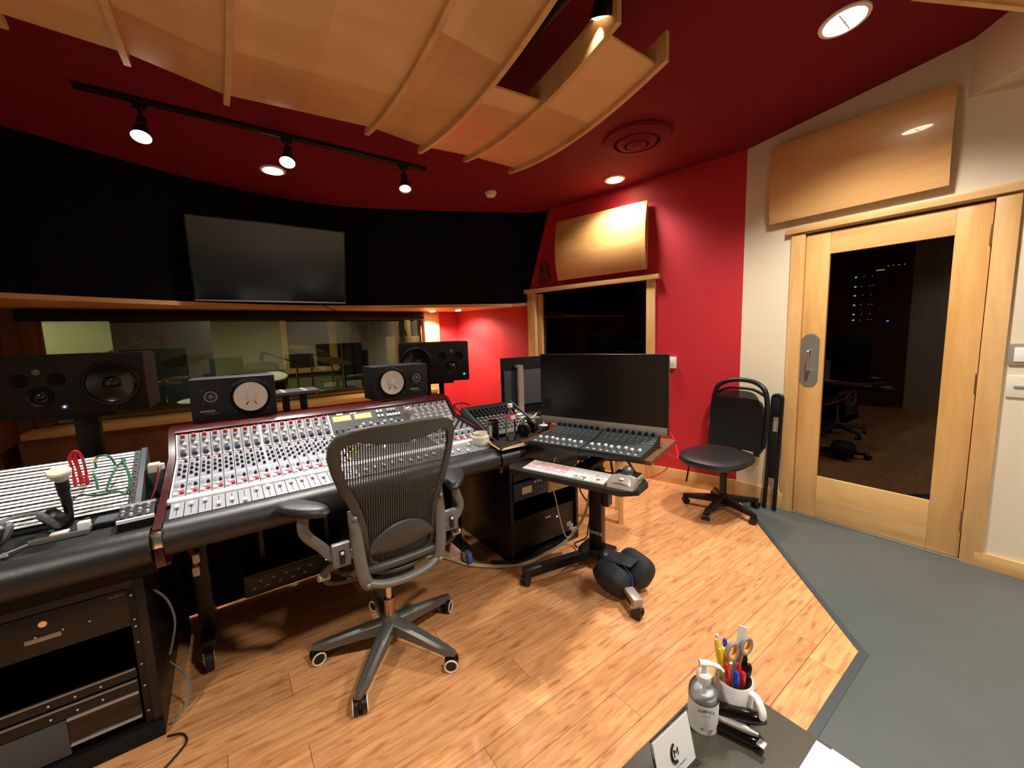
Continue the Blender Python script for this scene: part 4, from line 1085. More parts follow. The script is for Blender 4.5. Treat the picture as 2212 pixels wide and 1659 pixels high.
# ------------------------------------------------------------------ mesh-back task chair at the console
ch = thing('task_chair', 'grey mesh-backed task chair with padded arms in front of the console', 'office chair', (.504, 1.711, 0))
def star_base(t, angs, r, hubz, tipz, m, wheel, ring, w0=.030, w1=.019):
    part('hub', MB().lathe([(.036, hubz - .075), (.040, hubz - .06), (.040, hubz), (.034, hubz + .018), (.022, hubz + .024)], 24), m, t)
    for a in angs:
        a = math.radians(a); c, s = math.cos(a), math.sin(a)
        mb = MB(); mb.M = Matrix.Rotation(a, 4, 'Z')
        n = 8; vs = []; fs = []
        for k in range(n + 1):
            u = k / n; x = .02 + (r - .0) * u; zt = hubz + .005 - (hubz - tipz + .0) * u ** 1.15; th = .060 * (1 - u) + .026 * u; w_ = w0 * (1 - u) + w1 * u
            if k == n: w_ *= .6; th *= .7
            vs += [(x, -w_ * .55, zt), (x, w_ * .55, zt), (x, w_, zt - .010), (x, w_, zt - th), (x, -w_, zt - th), (x, -w_, zt - .010)]
        for k in range(n):
            for i in range(6):
                j = (i + 1) % 6; fs.append((k * 6 + i, k * 6 + j, k * 6 + 6 + j, k * 6 + 6 + i))
        fs += [tuple(range(5, -1, -1)), tuple(n * 6 + i for i in range(6))]
        mb.add(vs, fs)
        arm = part('leg', mb, m, t)
        wa = a + .5
        cm = MB(); cm.M = Matrix.Translation((r * c, r * s, 0)) @ Matrix.Rotation(wa, 4, 'Z')
        cm.tube([(0, 0, .045), (0, 0, tipz)], .008, 8)
        for yy in (-1, 1):
            cm.tube([(.0, yy * .007, wheel), (.0, yy * .024, wheel)], wheel, 22)
        cm.box(-.014, .02, -.006, .006, wheel * .8, wheel * 2 + .004, .003)
        ca = part('caster', cm, M['blk'], arm)
        if ring:
            rm = MB(); rm.M = cm.M
            for yy in (-1, 1):
                rm.tube([((wheel - .004) * math.cos(q), yy * .0245, wheel + (wheel - .004) * math.sin(q)) for q in [2 * PI * k / 22 for k in range(22)]], .0038, 6, closed=True)
            part('wheel_ring', rm, M[ring], arm)
star_base(ch, [13, 85, 157, 229, 301], .315, .150, .082, M['alu'], .030, 'cream')
part('gas_cylinder', MB().tube([(0, 0, .14), (0, 0, .25)], .0235, 20), M['copper'], ch, 'shiny outer cylinder')
part('piston', MB().tube([(0, 0, .24), (0, 0, .40)], .014, 16), M['chrome'], ch)
part('tilt_mechanism', MB().box(-.09, .09, -.12, .12, .385, .44, .02), M['graphite'], ch)
# back: local centre line x = .035
BX = .033
def by(z): return -.115 - .10 * ((z - .45) / .63) ** 1.2
outl = [(0, 1.088), (.10, 1.085), (.185, 1.075), (.232, 1.052), (.258, 1.012), (.262, .965), (.250, .90), (.228, .83), (.200, .765), (.178, .71), (.165, .66), (.160, .60), (.155, .54), (.146, .492), (.11, .468), (.05, .458), (0, .455)]
inner = [(0, 1.004), (.09, 1.012), (.165, 1.028), (.200, 1.020), (.218, .995), (.222, .955), (.210, .90), (.190, .835), (.165, .77), (.148, .71), (.138, .66), (.134, .60), (.130, .55), (.122, .515), (.09, .494), (.045, .485), (0, .482)]
def curv(x): return .075 * (abs(x) / .26) ** 2
full_o = [(x, z) for x, z in outl] + [(-x, z) for x, z in outl[-2:0:-1]]
full_i = [(x, z) for x, z in inner] + [(-x, z) for x, z in inner[-2:0:-1]]
n = len(full_o)
vs = []; fs = []
for ring_, off in ((full_o, .0), (full_o, -.022), (full_i, -.026), (full_i, .004)):
    for k, (x, z) in enumerate(ring_):
        d = -.012 if z > 1.0 else 0
        vs.append((BX + x, by(z) + curv(x) + off + (d if off < -.01 else 0), z))
for k in range(n):
    j = (k + 1) % n
    for r_ in range(4):
        r2 = (r_ + 1) % 4
        fs.append((r_ * n + k, r_ * n + j, r2 * n + j, r2 * n + k))
bf = part('back_frame', MB().add(vs, fs), M['graphite'], ch, 'dark grey hoop frame of the back', smooth=60)
bv = bf.modifiers.new('bevel', 'BEVEL'); bv.width = .006; bv.segments = 2; bv.limit_method = 'ANGLE'; bv.angle_limit = math.radians(45)
def backfn(u, v):
    z = .488 + (1.02 - .488) * v
    # width of the inner outline at z
    ws = [(q[1], q[0]) for q in inner[3:-1]]
    wv = .12
    for (za, xa), (zb_, xb) in zip(ws, ws[1:]):
        if zb_ <= z <= za: wv = xb + (xa - xb) * (z - zb_) / max(1e-6, za - zb_); break
    if z > ws[0][0]: wv = .19
    x = (2 * u - 1) * (wv + .008)
    return (BX + x, by(z) + curv(x) - .012, z)
part('mesh_back', MB().grid(backfn, 16, 24), M['pellicle'], ch, 'see-through woven mesh of the back')
lp = []
def lumb(u, v):
    x = -.135 + .27 * u
    c = math.sin(PI * min(1, max(0, u * .97 + .015)))
    z = .545 + (.012 + .10 * c ** .6) * v + .01 * u
    return (BX + x, by(z) + curv(x) - .030 - .012 * math.sin(PI * v), z)
part('lumbar_pad', MB().grid(lumb, 14, 6, (0, .014, 0)), M['graphite'], ch, 'rubbery lumbar pad behind the mesh')
for s in (-1, 1):
    pts = [(BX + s * .178, -.115, .74), (BX + s * .180, -.125, .68), (BX + s * .176, -.135, .58), (BX + s * .166, -.14, .48), (BX + s * .15, -.135, .43), (BX + s * .13, -.12, .415)]
    part('back_support', MB().tube(cable_curve(pts, 5), .024, 12, flat=.75), M['graphite_l'], ch)
    for p in ((BX + s * .182, -.148, .72), (BX + s * .155, -.165, .44)):
        part('screw', MB().sph(p, (.009, .005, .009), 10, 6), M['steel'], ch)
part('lower_yoke', MB().tube(cable_curve([(BX - .15, -.135, .435), (BX - .09, -.150, .415), (BX, -.155, .408), (BX + .09, -.150, .415), (BX + .15, -.135, .435)], 6), .020, 12, flat=.8), M['graphite_l'], ch)
part('lower_bar', MB().tube(cable_curve([(BX - .14, -.12, .475), (BX - .07, -.13, .452), (BX, -.135, .446), (BX + .07, -.13, .452), (BX + .14, -.12, .475)], 6), .011, 10), M['graphite'], ch)
part('seat_frame', MB().tube([(BX + .235 * (abs(math.cos(a)) ** .6) * (1 if math.cos(a) >= 0 else -1), .08 + .22 * (abs(math.sin(a)) ** .6) * (1 if math.sin(a) >= 0 else -1), .465 - .02 * math.sin(a)) for a in [2 * PI * k / 40 for k in range(40)]], .018, 10, closed=True), M['graphite'], ch)
part('seat', MB().grid(lambda u, v: (BX - .22 + .44 * u, -.11 + .38 * v, .47 - .02 * math.sin(PI * u) - .02 * v), 12, 12, (0, 0, -.006)), M['graphite'], ch)
for s, ax, ay in ((-1, -.317, -.10), (1, .300, -.105)):
    ar = part('armrest', MB().at((ax, ay, .79 if s < 0 else .762), (0, 0, -.46 if s > 0 else .61)).lathe([(.001, -.014), (.9, -.014), (1, 0), (.9, .014), (.6, .018), (.001, .019)], 36, True), M['blk_leather'], ch, 'black padded armrest')
    for v in ar.data.vertices:
        pass
    # stretch the disc into an arm pad
    Mx = Matrix.Translation((ax, ay, .79 if s < 0 else .762)) @ Matrix.Rotation(-.46 if s > 0 else .61, 4, 'Z')
    Mi = Mx.inverted()
    for v in ar.data.vertices:
        p = Mi @ v.co
        sgx = math.copysign(abs(p.x) ** .85, p.x) * .048; sgy = math.copysign(abs(p.y) ** .85, p.y) * .118
        v.co = Mx @ Vector((sgx * (1 + .25 * p.y), sgy, p.z))
    part('arm_bracket', MB().tube(cable_curve([(ax, ay, .776 if s < 0 else .75), (ax + s * .004, ay - .005, .70), (BX + s * .300, -.09, .62), (BX + s * .26, -.10, .572), (BX + s * .19, -.12, .57)], 5), .020, 10, flat=.6), M['graphite_l'], ch)
    bx = part('arm_clamp', MB().box(BX + s * .235 - .035, BX + s * .235 + .035, -.125, -.095, .53, .625, .010), M['graphite_l'], ch)
    part('height_lever', MB().box(BX + s * .235 - .010, BX + s * .235 + .010, -.131, -.122, .545, .60, .002), M['blk'], bx)
    part('lever_button', MB().box(BX + s * .235 - .006, BX + s * .235 + .006, -.134, -.130, .585, .597, .002), M['white'], bx)
    part('swing_arm', MB().tube(cable_curve([(BX + s * .23, -.10, .54), (BX + s * .29, -.06, .50), (BX + s * .27, -.02, .43), (BX + s * .16, -.02, .41), (BX + s * .08, 0, .41)], 5), .014, 10), M['graphite'], ch)
    part('tilt_knob', MB().tube([(BX + s * .275, -.04, .47), (BX + s * .315, -.05, .475)], [.016, .013], 14), M['silver'], ch)

# ------------------------------------------------------------------ rolling workstation cart
CT = Vector((1.755, 1.61, 0)); CA = math.radians(-72)
cart = thing('workstation_cart', 'black rolling stand with column, keyboard shelf and dark brown desktop', 'cart', tuple(CT), CA)
part('column', MB().box(-.040, .040, -.030, .030, .06, .60, .004), M['blk_metal'], cart)
part('upper_column', MB().box(-.032, .032, -.022, .022, .55, .800, .003), M['blk_metal'], cart)
part('column_box', MB().box(.045, .085, -.03, .03, .38, .56, .005), M['blk'], cart)
text_part('column_text', 'LONDE', .028, M['paper'], cart, (0, -.0312, .20), (PI / 2, 0, 0), .0004)
for tx, ty in ((-.237, -.438), (.37, -.35), (-.16, .16), (.20, .13)):
    d = Vector((tx, ty, 0)); l = d.length; a = math.atan2(ty, tx)
    if ty > 0: continue
    mb = MB(); mb.M = Matrix.Rotation(a, 4, 'Z')
    lgm = mb.profx([(-.028, .055), (-.024, .098), (.024, .098), (.028, .055)], -.03, l - .02)
    lg = part('leg', lgm, M['blk_metal'], cart)
    mb = MB(); mb.M = Matrix.Rotation(a, 4, 'Z')
    part('leg_tip', mb.box(l - .10, l + .01, -.026, .026, .050, .101, .008), M['silver'] if tx > 0 else M['blk'], lg)
    mb = MB(); mb.M = Matrix.Translation((tx, ty, 0)) @ Matrix.Rotation(a + .7, 4, 'Z')
    part('caster', mb.tube([(0, -.024, .027), (0, -.006, .027)], .027, 20).tube([(0, .006, .027), (0, .024, .027)], .027, 20).box(-.02, .02, -.012, .012, .03, .058, .004), M['blk'], lg)
part('base_plate', MB().box(-.10, .10, -.07, .07, .045, .10, .012), M['blk_metal'], cart)
part('desktop', MB().box(-.27, .445, -.40, .03, .800, .822, .005), M['brown_wood'], cart, 'dark brown desktop')
part('desktop_bracket', MB().box(-.20, .20, -.03, .03, .778, .800, .003), M['blk_metal'], cart)
tray_poly = [(-.22, -.40), (-.24, -.55), (-.20, -.60), (.38, -.60), (.44, -.55), (.445, -.44), (.41, -.39)]
part('keyboard_shelf', MB().prism(tray_poly, .712, .734), M['blk_leather'], cart, 'black padded shelf')
part('shelf_arm', MB().box(.03, .11, -.42, 0, .690, .713, .004), M['blk_metal'], cart)
cab = MB()
for k in range(9):
    x0 = random.uniform(.12, .34); y0 = random.uniform(-.22, -.05)
    cab.tube(cable_curve([(x0, y0, .798), (x0 + random.uniform(-.05, .05), y0 - .03, .77 + random.uniform(-.02, .02)), (x0 + random.uniform(-.08, .08), y0 + .02, .755), (x0 + random.uniform(-.04, .1), y0, .798)], 5), .004, 6)
o = part('cable_tangle', cab, M['cable_black'], cart); o['kind'] = 'stuff'
part('power_supply', MB().box(.02, .16, -.22, -.10, .755, .800, .005), M['blk'], cart)

def CP(x, y, z):
    v = Matrix.Rotation(CA, 4, 'Z') @ Vector((x, y, 0)); return (CT.x + v.x, CT.y + v.y, z)
kb = thing('computer_keyboard', 'white full-size keyboard with coloured keys on the cart shelf', 'keyboard', CP(.072, -.51, .7345), CA)
part('case', MB().profx([(-.058, 0), (-.058, .005), (.058, .014), (.058, 0)], -.215, .215), M['white'], kb)
keym = {}
def kmesh(w_, c): 
    k_ = (round(w_, 3), c)
    if k_ not in keym:
        if ('key', c) not in M: M[('key', c)] = mat('keycap', c, .5)
        keym[k_] = mesh_of('key', MB().box(-w_ / 2, w_ / 2, -.0065, .0065, 0, .003, .0008), M[('key', c)])
    return keym[k_]
cols = [(240, 238, 232), (236, 190, 196), (240, 224, 160), (200, 186, 214), (236, 170, 170), (190, 206, 226)]
for r_ in range(6):
    y = .044 - r_ * .0182
    for c_ in range(14):
        col = cols[0] if (c_ > 11 or r_ == 5) else cols[[2, 1, 4, 1, 3][r_ % 5]] if c_ % 3 else cols[(c_ + r_) % 6]
        o = part('key', kmesh(.0150, col), None, kb); o.location = (-.205 + c_ * .0188, y, .0092 + y * .0775); o.rotation_euler = (.0775, 0, 0)
    for c_ in range(3):
        if r_ in (3,) or (r_ == 4 and c_ != 1): continue
        o = part('key', kmesh(.0150, cols[0]), None, kb); o.location = (.068 + c_ * .0188, y, .0092 + y * .0775); o.rotation_euler = (.0775, 0, 0)
    for c_ in range(4):
        o = part('key', kmesh(.0150, (214, 50, 90) if (r_ == 4 and c_ == 2) else cols[[5, 2, 0][(r_ + c_) % 3]] if r_ > 1 else cols[0]), None, kb); o.location = (.142 + c_ * .0188, y, .0092 + y * .0775); o.rotation_euler = (.0775, 0, 0)
part('function_zone', MB().box(.058, .122, -.055, .056, .0072, .0078), M['knob_grey'], kb)
tb_ = thing('trackball', 'silver and black trackball mouse beside the white keyboard', 'trackball', CP(.365, -.49, .7345), CA)
part('body', MB().grid(lambda u, v: (-.062 + .124 * u - (.010 * (1 - v)) * (2 * u - 1), -.075 + .15 * v, .012 + .034 * math.sin(PI * (.12 + .70 * v)) - .012 * (2 * u - 1) ** 2), 10, 12, (0, 0, -.012)).box(-.055, .055, -.07, .072, 0, .016, .004), M['silver'], tb_)
part('wrist_rest', MB().profx([(-.085, 0), (-.078, .014), (-.03, .040), (-.02, .036), (-.02, 0)], -.058, .058), M['silver'], tb_)
for s in (-1, 1): part('button', MB().box(s * .035 - .018, s * .035 + .018, -.01, .045, .036, .043, .003), M['blk'], tb_)
part('scroll_ring', MB().at((0, .018, .043)).tube([(.033 * math.cos(a), .033 * math.sin(a), 0) for a in [2 * PI * k / 28 for k in range(28)]], .004, 8, closed=True), M['blk'], tb_)
part('ball', MB().sph((0, .018, .047), .026, 24, 16), M['alu'], tb_)
part('badge', MB().tube([(0, -.056, .034), (0, -.056, .0375)], .010, 16), M['white'], tb_)
# two fader banks
def bank(x, label):
    t = thing('fader_controller', label, 'mixing controller', CP(x, -.305, .822), CA)
    part('body', MB().profx([(-.155, .0), (-.158, .012), (-.150, .024), (.04, .032), (.150, .062), (.150, 0)], -.147, .147), M['blk'], t)
    part('face_plate', MB().profx([(-.148, .0245), (.038, .0325), (.038, .034), (-.148, .026)], -.145, .145), M['grey_dark'], t)
    part('upper_plate', MB().profx([(.042, .0325), (.148, .0615), (.148, .063), (.042, .034)], -.145, .145), M['grey_dark'], t)
    for k in range(8):
        xx = -.118 + k * .0337
        part('fader_slot', MB().box(xx - .0015, xx + .0015, -.095, .02, .0272, .0294), M['ink'], t)
        part('fader_cap', MB().box(xx - .006, xx + .006, -.088 + .006 * (k % 3), -.066 + .006 * (k % 3), .030, .041, .002), M['white'], t)
        part('knob', MB().at((xx, .130, .058), (.27, 0, 0)).lathe([(.0095, 0), (.0085, .014), (.001, .015)], 12), M['knob_blk'], t)
        part('button', MB().box(xx - .005, xx + .005, -.133, -.122, .0265, .030, .001), M['white'], t)
        for j in range(3):
            part('button', MB().at((xx + .010, .048 + j * .024, .0355 + j * .0066), (.27, 0, 0)).box(-.005, .005, -.005, .005, 0, .003, .001), M['knob_grey'], t)
    return t
bank(-.031, 'dark grey eight-fader controller, left of the two under the big monitor')
bank(.267, 'dark grey eight-fader controller, right of the two under the big monitor')
mo = thing('computer_monitor', 'large black monitor with silver lower bezel on the rolling cart', 'monitor', CP(.083, -.158, .835), CA)
mo.rotation_euler = (0, 0, CA)
part('housing', MB().box(-.366, .366, 0, .028, .045, .452, .004), M['blk'], mo)
part('screen', MB().box(-.355, .355, -.0015, .001, .092, .444), M['screen'], mo, smooth=0)
part('bezel_strip', MB().box(-.364, .364, -.004, .004, .047, .088, .002), M['silver'], mo, 'silver lower bezel')
text_part('brand_text', 'SAMSUNG', .012, M['ink_grey'], mo, (0, -.0046, .068), (PI / 2, 0, 0), .0003)
part('rear_bulge', MB().box(-.22, .22, .028, .06, .12, .38, .012), M['blk'], mo)
part('stand_neck', MB().box(-.03, .03, .045, .075, -.012, .20, .005), M['silver'], mo)
part('stand_foot', MB().box(-.13, .13, .04, .17, -.013, -.003, .004), M['silver'], mo)

# sand bag over the right leg of the cart
sg = thing('sandbag', 'black saddle sandbag draped over the silver-tipped leg of the cart', 'sandbag', (1.66, 1.37, 0), CA)
def pouch(cx, cy, cz, sx, sy, sz, rx, ry, rz):
    mb = MB(); mb.M = Matrix.Translation((cx, cy, cz)) @ Euler((rx, ry, rz)).to_matrix().to_4x4()
    n_ = 22; m_ = 14; vs = []; fs = []
    for j in range(m_ + 1):
        p = PI * j / m_ - PI / 2
        for i in range(n_):
            a = 2 * PI * i / n_
            ex = lambda v, e: math.copysign(abs(v) ** e, v)
            vs.append((sx * ex(math.cos(p), .55) * ex(math.cos(a), .55), sy * ex(math.cos(p), .55) * ex(math.sin(a), .55), sz * ex(math.sin(p), .8)))
    for j in range(m_):
        for i in range(n_):
            k = (i + 1) % n_
            fs.append((j * n_ + i, j * n_ + k, (j + 1) * n_ + k, (j + 1) * n_ + i))
    return mb.add(vs, fs)
part('pouch', pouch(.0, -.080, .088, .104, .060, .088, .50, 0, -.30), M['sandbag'], sg, smooth=70)
part('pouch', pouch(.075, .048, .112, .104, .062, .085, -.65, .10, -.45), M['sandbag'], sg, smooth=70)
part('saddle', MB().grid(lambda u, v: (-.06 + .15 * u + .03 * v, -.06 + .11 * v, .168 + .012 * math.sin(PI * v)), 6, 8, (0, 0, .006)), M['sandbag'], sg)
part('blue_piping', MB().tube(cable_curve([(-.09, -.05, .150), (-.03, -.045, .176), (.04, -.05, .168), (.10, -.075, .130), (.11, -.095, .09)], 5), .006, 6), M['sandbag_blue'], sg)

# cables by the cart
cord('cable_bundle', [(.93, 2.31, .012), (1.00, 2.27, .012), (1.05, 2.18, .012), (1.10, 2.07, .012), (1.20, 1.965, .012), (1.31, 1.885, .012), (1.41, 1.862, .012), (1.54, 1.840, .03), (1.64, 1.80, .08), (1.70, 1.74, .17), (1.735, 1.68, .32), (1.745, 1.655, .50), (1.74, 1.65, .66)], .008, M['cable_cream'], 'thick cream cable bundle running along the floor and up the cart column')
cord('cable_bundle', [(.95, 2.33, .010), (1.02, 2.24, .010), (1.08, 2.13, .010), (1.19, 1.99, .012), (1.30, 1.90, .012), (1.42, 1.85, .012), (1.56, 1.83, .035), (1.66, 1.77, .10)], .006, M['cable_white'], 'thinner white cable twisted beside the cream cable bundle')
cord('cable_bundle', [(1.22, 1.99, .024), (1.32, 1.90, .026), (1.44, 1.86, .03), (1.55, 1.845, .05), (1.65, 1.80, .10), (1.72, 1.75, .2)], .007, M['cable_black'], 'black cable tied to the cream cable bundle near the right rack')
cord('usb_cable', [(1.37, 1.52, .735), (1.42, 1.60, .735), (1.47, 1.69, .62), (1.478, 1.713, .565), (1.505, 1.705, .448), (1.532, 1.698, .315), (1.56, 1.69, .21), (1.590, 1.683, .185), (1.612, 1.675, .215), (1.62, 1.67, .24)], .003, M['cable_white'], 'thin white cable looping down from the keyboard shelf')
single('cable_tag', MB().box(1.625, 1.66, 1.735, 1.742, .22, .245, .002).box(1.645, 1.675, 1.735, 1.742, .19, .225, .002).box(1.66, 1.70, 1.730, 1.737, .175, .20, .002), M['paper'], 'crumpled white tag on the cable bundle beside the right rack', 'tag')
cord('black_cable', [(1.80, 1.70, .60), (1.78, 1.78, .42), (1.84, 1.75, .28), (1.79, 1.72, .16), (1.83, 1.78, .06), (1.78, 1.83, .02), (1.75, 1.78, .02)], .005, M['cable_black'], 'black cable dangling behind the cart column to the floor')
cord('red_cable', [(1.80, 1.22, .80), (2.1, 1.30, .66), (2.7, 1.7, .58), (3.08, 1.985, .52), (3.12, 1.97, .375), (3.12, 2.02, .20), (3.12, 2.12, .10), (3.08, 2.24, .04), (2.95, 2.45, .012)], .005, M['cable_red'], 'thin red cable hanging in front of the red wall right of the cart')

# ------------------------------------------------------------------ right wing: desk, rack, small mixer
rd = thing('side_desk', 'black desk wing right of the console holding a small mixer and a monitor', 'desk', (1.5, 2.3, 0))
part('desktop', W(rd).prism([(1.25, 1.83), (1.44, 1.83), (2.08, 2.32), (2.10, 2.78), (1.25, 2.78)], .752, .784), M['blk_matte'], rd)
part('armrest', W(rd).profx([(1.775 + .060 * math.cos(a), .742 + .050 * math.sin(a)) for a in [2 * PI * k / 20 for k in range(20)]], 1.153, 1.44), M['blk_leather'], rd)
part('armrest_block', W(rd).box(1.25, 1.43, 1.81, 1.86, .70, .76, .004), M['blk_matte'], rd)
for x, y in ((1.26, 2.72), (2.03, 2.72), (2.0, 2.36)): part('leg', W(rd).box(x - .02, x + .02, y - .02, y + .02, 0, .752, .003), M['blk_metal'], rd)
part('leg', W(rd).box(1.25, 1.29, 2.62, 2.66, 0, .752, .003), M['blk_metal'], rd)
r2 = thing('equipment_rack', 'black rack under the right desk wing with a blue and gold unit at the top', 'equipment rack', (1.60, 2.2, 0))
part('case', W(r2).box(1.318, 1.340, 1.90, 2.55, 0, .59, .003).box(1.862, 1.884, 1.90, 2.55, 0, .59, .003).box(1.34, 1.862, 1.90, 2.55, .57, .59).box(1.34, 1.862, 1.90, 2.55, 0, .03).box(1.34, 1.862, 2.53, 2.55, .03, .57), M['blk'], r2)
bu = part('audio_unit', W(r2).box(1.335, 1.600, 1.885, 2.10, .405, .515, .004), M['navy'], r2, 'navy blue unit with a small cream display')
part('display', W(r2).box(1.395, 1.470, 1.880, 1.886, .440, .485, .002), M['cream'], bu)
for k in range(5): part('knob', W(r2).tube([(1.49 + k * .022, 1.872, .502), (1.49 + k * .022, 1.886, .502)], .007, 10), M['knob_silver'], bu)
for k in range(8): part('button', W(r2).box(1.487 + (k % 4) * .026, 1.500 + (k % 4) * .026, 1.882, 1.886, .43 + .028 * (k // 4), .438 + .028 * (k // 4), .001), M['knob_grey'], bu)
gu = part('audio_unit', W(r2).box(1.602, 1.860, 1.885, 2.10, .395, .525, .004), M['gold'], r2, 'speckled gold unit')
for k in range(3): part('knob', W(r2).tube([(1.79 + k * .025, 1.872, .44 - .012 * k), (1.79 + k * .025, 1.886, .44 - .012 * k)], .009, 10), M['copper'], gu)
part('top_panel', W(r2).box(1.34, 1.862, 1.893, 1.90, .528, .568, .002), M['blk'], r2)
part('lower_panel', W(r2).box(1.345, 1.858, 1.915, 1.925, .06, .27, .003), M['blk_metal'], r2)
part('badge', W(r2).box(1.60, 1.645, 1.911, 1.916, .215, .224), M['silver'], r2)
part('indicator', W(r2).sph((1.70, 1.912, .20), .004, 6, 4), M['led_w'], r2)
for z in (.09, .17, .24): part('rail_screw', W(r2).sph((1.352, 1.912, z), (.004, .003, .004), 6, 4), M['chrome'], r2)
mxr = thing('digital_mixer', 'compact black mixer with rows of knobs on the right desk wing', 'mixer', (1.447, 2.17, .784), -.03)
part('body', MB().profx([(-.16, 0), (-.165, .02), (-.15, .032), (.12, .135), (.17, .150), (.18, .12), (.18, 0)], -.185, .185), M['blk'], mxr)
for s in (-1, 1): part('side_panel', MB().profx([(-.165, 0), (-.17, .025), (-.15, .040), (.12, .143), (.17, .158), (.185, .12), (.185, 0)], s * .190 - .005, s * .190 + .005), M['grey_dark'], mxr)
aa = math.atan2(.103, .27)
kms = mesh_of('knob', MB().lathe([(.009, 0), (.008, .012), (.006, .013)], 10), M['knob_grey']); kmb = mesh_of('knob', MB().lathe([(.009, 0), (.008, .018), (.006, .020)], 10), M['knob_blk'])
for j in range(8):
    for i in range(12):
        if i > 9 and j < 5: continue
        yy = -.12 + j * .031
        o = part('knob', kmb if j > 4 else kms, None, mxr); o.location = (-.165 + i * .030, yy, .032 + (yy + .15) * .3815 + .001); o.rotation_euler = (aa, 0, 0)
for k in range(4): part('button', MB().at((.150, -.10 + k * .045, .032 + (.05 + k * .045) * .3815), (aa, 0, 0)).box(-.02, .02, -.012, .012, 0, .004, .001), M['cream'], mxr)
cord('mixer_cable', [(1.26, 2.36, .90), (1.22, 2.38, .95), (1.27, 2.36, .965), (1.33, 2.36, .945)], .005, M['cable_black'], 'black cables looping from the back of the small mixer')
bm_ = thing('computer_monitor', 'rear side of a black monitor with a silver curved stand on the right desk wing', 'monitor', (1.87, 2.36, .784), -.10)
part('housing', MB().box(-.235, .235, .03, .055, .03, .455, .006), M['blk_matte'], bm_)
part('rear_panel', MB().box(-.225, .235, .015, .032, .10, .36, .004), M['grey_dark'], bm_)
nk = cable_curve([(-.115, -.03, .40), (-.115, -.032, .25), (-.115, -.030, .12), (-.125, -.045, .05), (-.15, -.08, .012)], 6)
part('stand_neck', MB().tube(nk, .006, 12, flat=4.2, up=(1, 0, 0)).box(-.137, -.093, -.035, .02, .38, .40), M['silver'], bm_)
part('stand_foot', MB().box(-.20, .02, -.08, .06, 0, .010, .003), M['silver'], bm_)
hd = thing('phone_holder', 'small white stand with a flat round foot beside the rear-facing monitor', 'stand', (1.735, 2.07, .784))
part('foot', MB().lathe([(.028, 0), (.028, .004), (.001, .006)], 20), M['white'], hd)
part('stalk', MB().box(-.004, .004, -.003, .003, .004, .04), M['white'], hd)
cord('white_cable', [(1.67, 2.25, .80), (1.73, 2.24, .80), (1.80, 2.26, .81), (1.86, 2.30, .82)], .005, M['cable_white'], 'white cable curving behind the big monitor on the right desk wing')
hp2 = thing('headphones', 'large black headphones resting against the front of the compact mixer', 'headphones', (1.52, 1.97, .784), .5)
part('headband', MB().tube([(.075 * math.cos(a), .0 + .02 * math.sin(a), .03 + .065 * math.sin(a)) for a in [PI * k / 14 for k in range(15)]], .011, 10), M['blk'], hp2)
for s in (-1, 1):
    e = part('ear_cup', MB().at((s * .062, 0, .040), (0, PI / 2, 0)).lathe([(.036, -.02), (.042, -.01), (.042, .012), (.030, .02)], 22), M['blk'], hp2)
    part('ear_pad', MB().at((s * .045, 0, .040), (0, PI / 2, 0)).tube([(.028 * math.cos(a), .028 * math.sin(a), 0) for a in [2 * PI * k / 18 for k in range(18)]], .011, 8, closed=True), M['blk_leather'], e)
jr = thing('cream_jar', 'open cream coloured jar standing at the right end of the console', 'jar', (1.145, 1.925, .797))
part('body', MB().lathe([(.001, 0), (.046, 0), (.048, .006), (.048, .022), (.046, .024), (.048, .026), (.048, .044), (.040, .050), (.039, .066), (.034, .066), (.034, .030), (.001, .028)], 32, False), M['cream'], jr)
pc = thing('black_cup', 'tall black cup with white side labels behind the cream jar', 'cup', (1.262, 1.975, .784))
part('body', MB().lathe([(.001, 0), (.034, 0), (.034, .09), (.038, .122), (.034, .122), (.031, .09), (.030, .01), (.001, .01)], 28, False), M['blk_gloss'], pc)
for a0 in (-2.9, -.75):
    part('label', MB().grid(lambda u, v: (.0348 * math.cos(a0 + .6 * u), .0348 * math.sin(a0 + .6 * u), .015 + .095 * v), 6, 1, (0, 0, .0)), M['white'], pc)
wb_ = thing('water_bottle', 'clear plastic water bottle with red label on the black notebook', 'bottle', (1.298, 1.842, .812))
bp_ = [(.001, 0), (.028, 0), (.031, .006), (.031, .03)] + [(.031 - .0018 * (k % 2), .03 + k * .007) for k in range(8)] + [(.031, .09), (.0265, .104), (.031, .118), (.031, .148), (.024, .168), (.013, .182), (.012, .192), (.001, .192)]
part('body', MB().lathe(bp_, 28, False), M['bottle'], wb_)
part('label', MB().lathe([(.0315, .118), (.0318, .120), (.0318, .146), (.0315, .148)], 28, False), mat('bottle_label', (216, 96, 110), .5), wb_, 'pinkish red label')
part('label_patch', MB().grid(lambda u, v: (.0322 * math.cos(-2.1 + .9 * u), .0322 * math.sin(-2.1 + .9 * u), .122 + .02 * v), 5, 1), M['cream'], wb_)
part('cap', MB().lathe([(.0145, .186), (.0145, .203), (.012, .206), (.001, .206)], 20), M['white'], wb_)
nb_ = thing('notebook', 'black notebook at the corner of the console armrest', 'notebook', (1.23, 1.80, .799))
part('cover', MB().prism([(-.085, -.085), (.105, -.085), (.12, .075), (-.07, .075)], 0, .010), M['blk_leather'], nb_)
part('page_edge', MB().prism([(-.083, -.087), (.104, -.087), (.104, -.0845), (-.083, -.0845)], .002, .008), M['cream'], nb_)
pn = thing('pencil', 'yellow pencil lying along the left edge of the black notebook', 'pencil', (1.135, 1.80, .806))
part('shaft', MB().tube([(.028, .075, .006), (.006, -.06, .0)], .0042, 6), M['pencil_y'], pn)
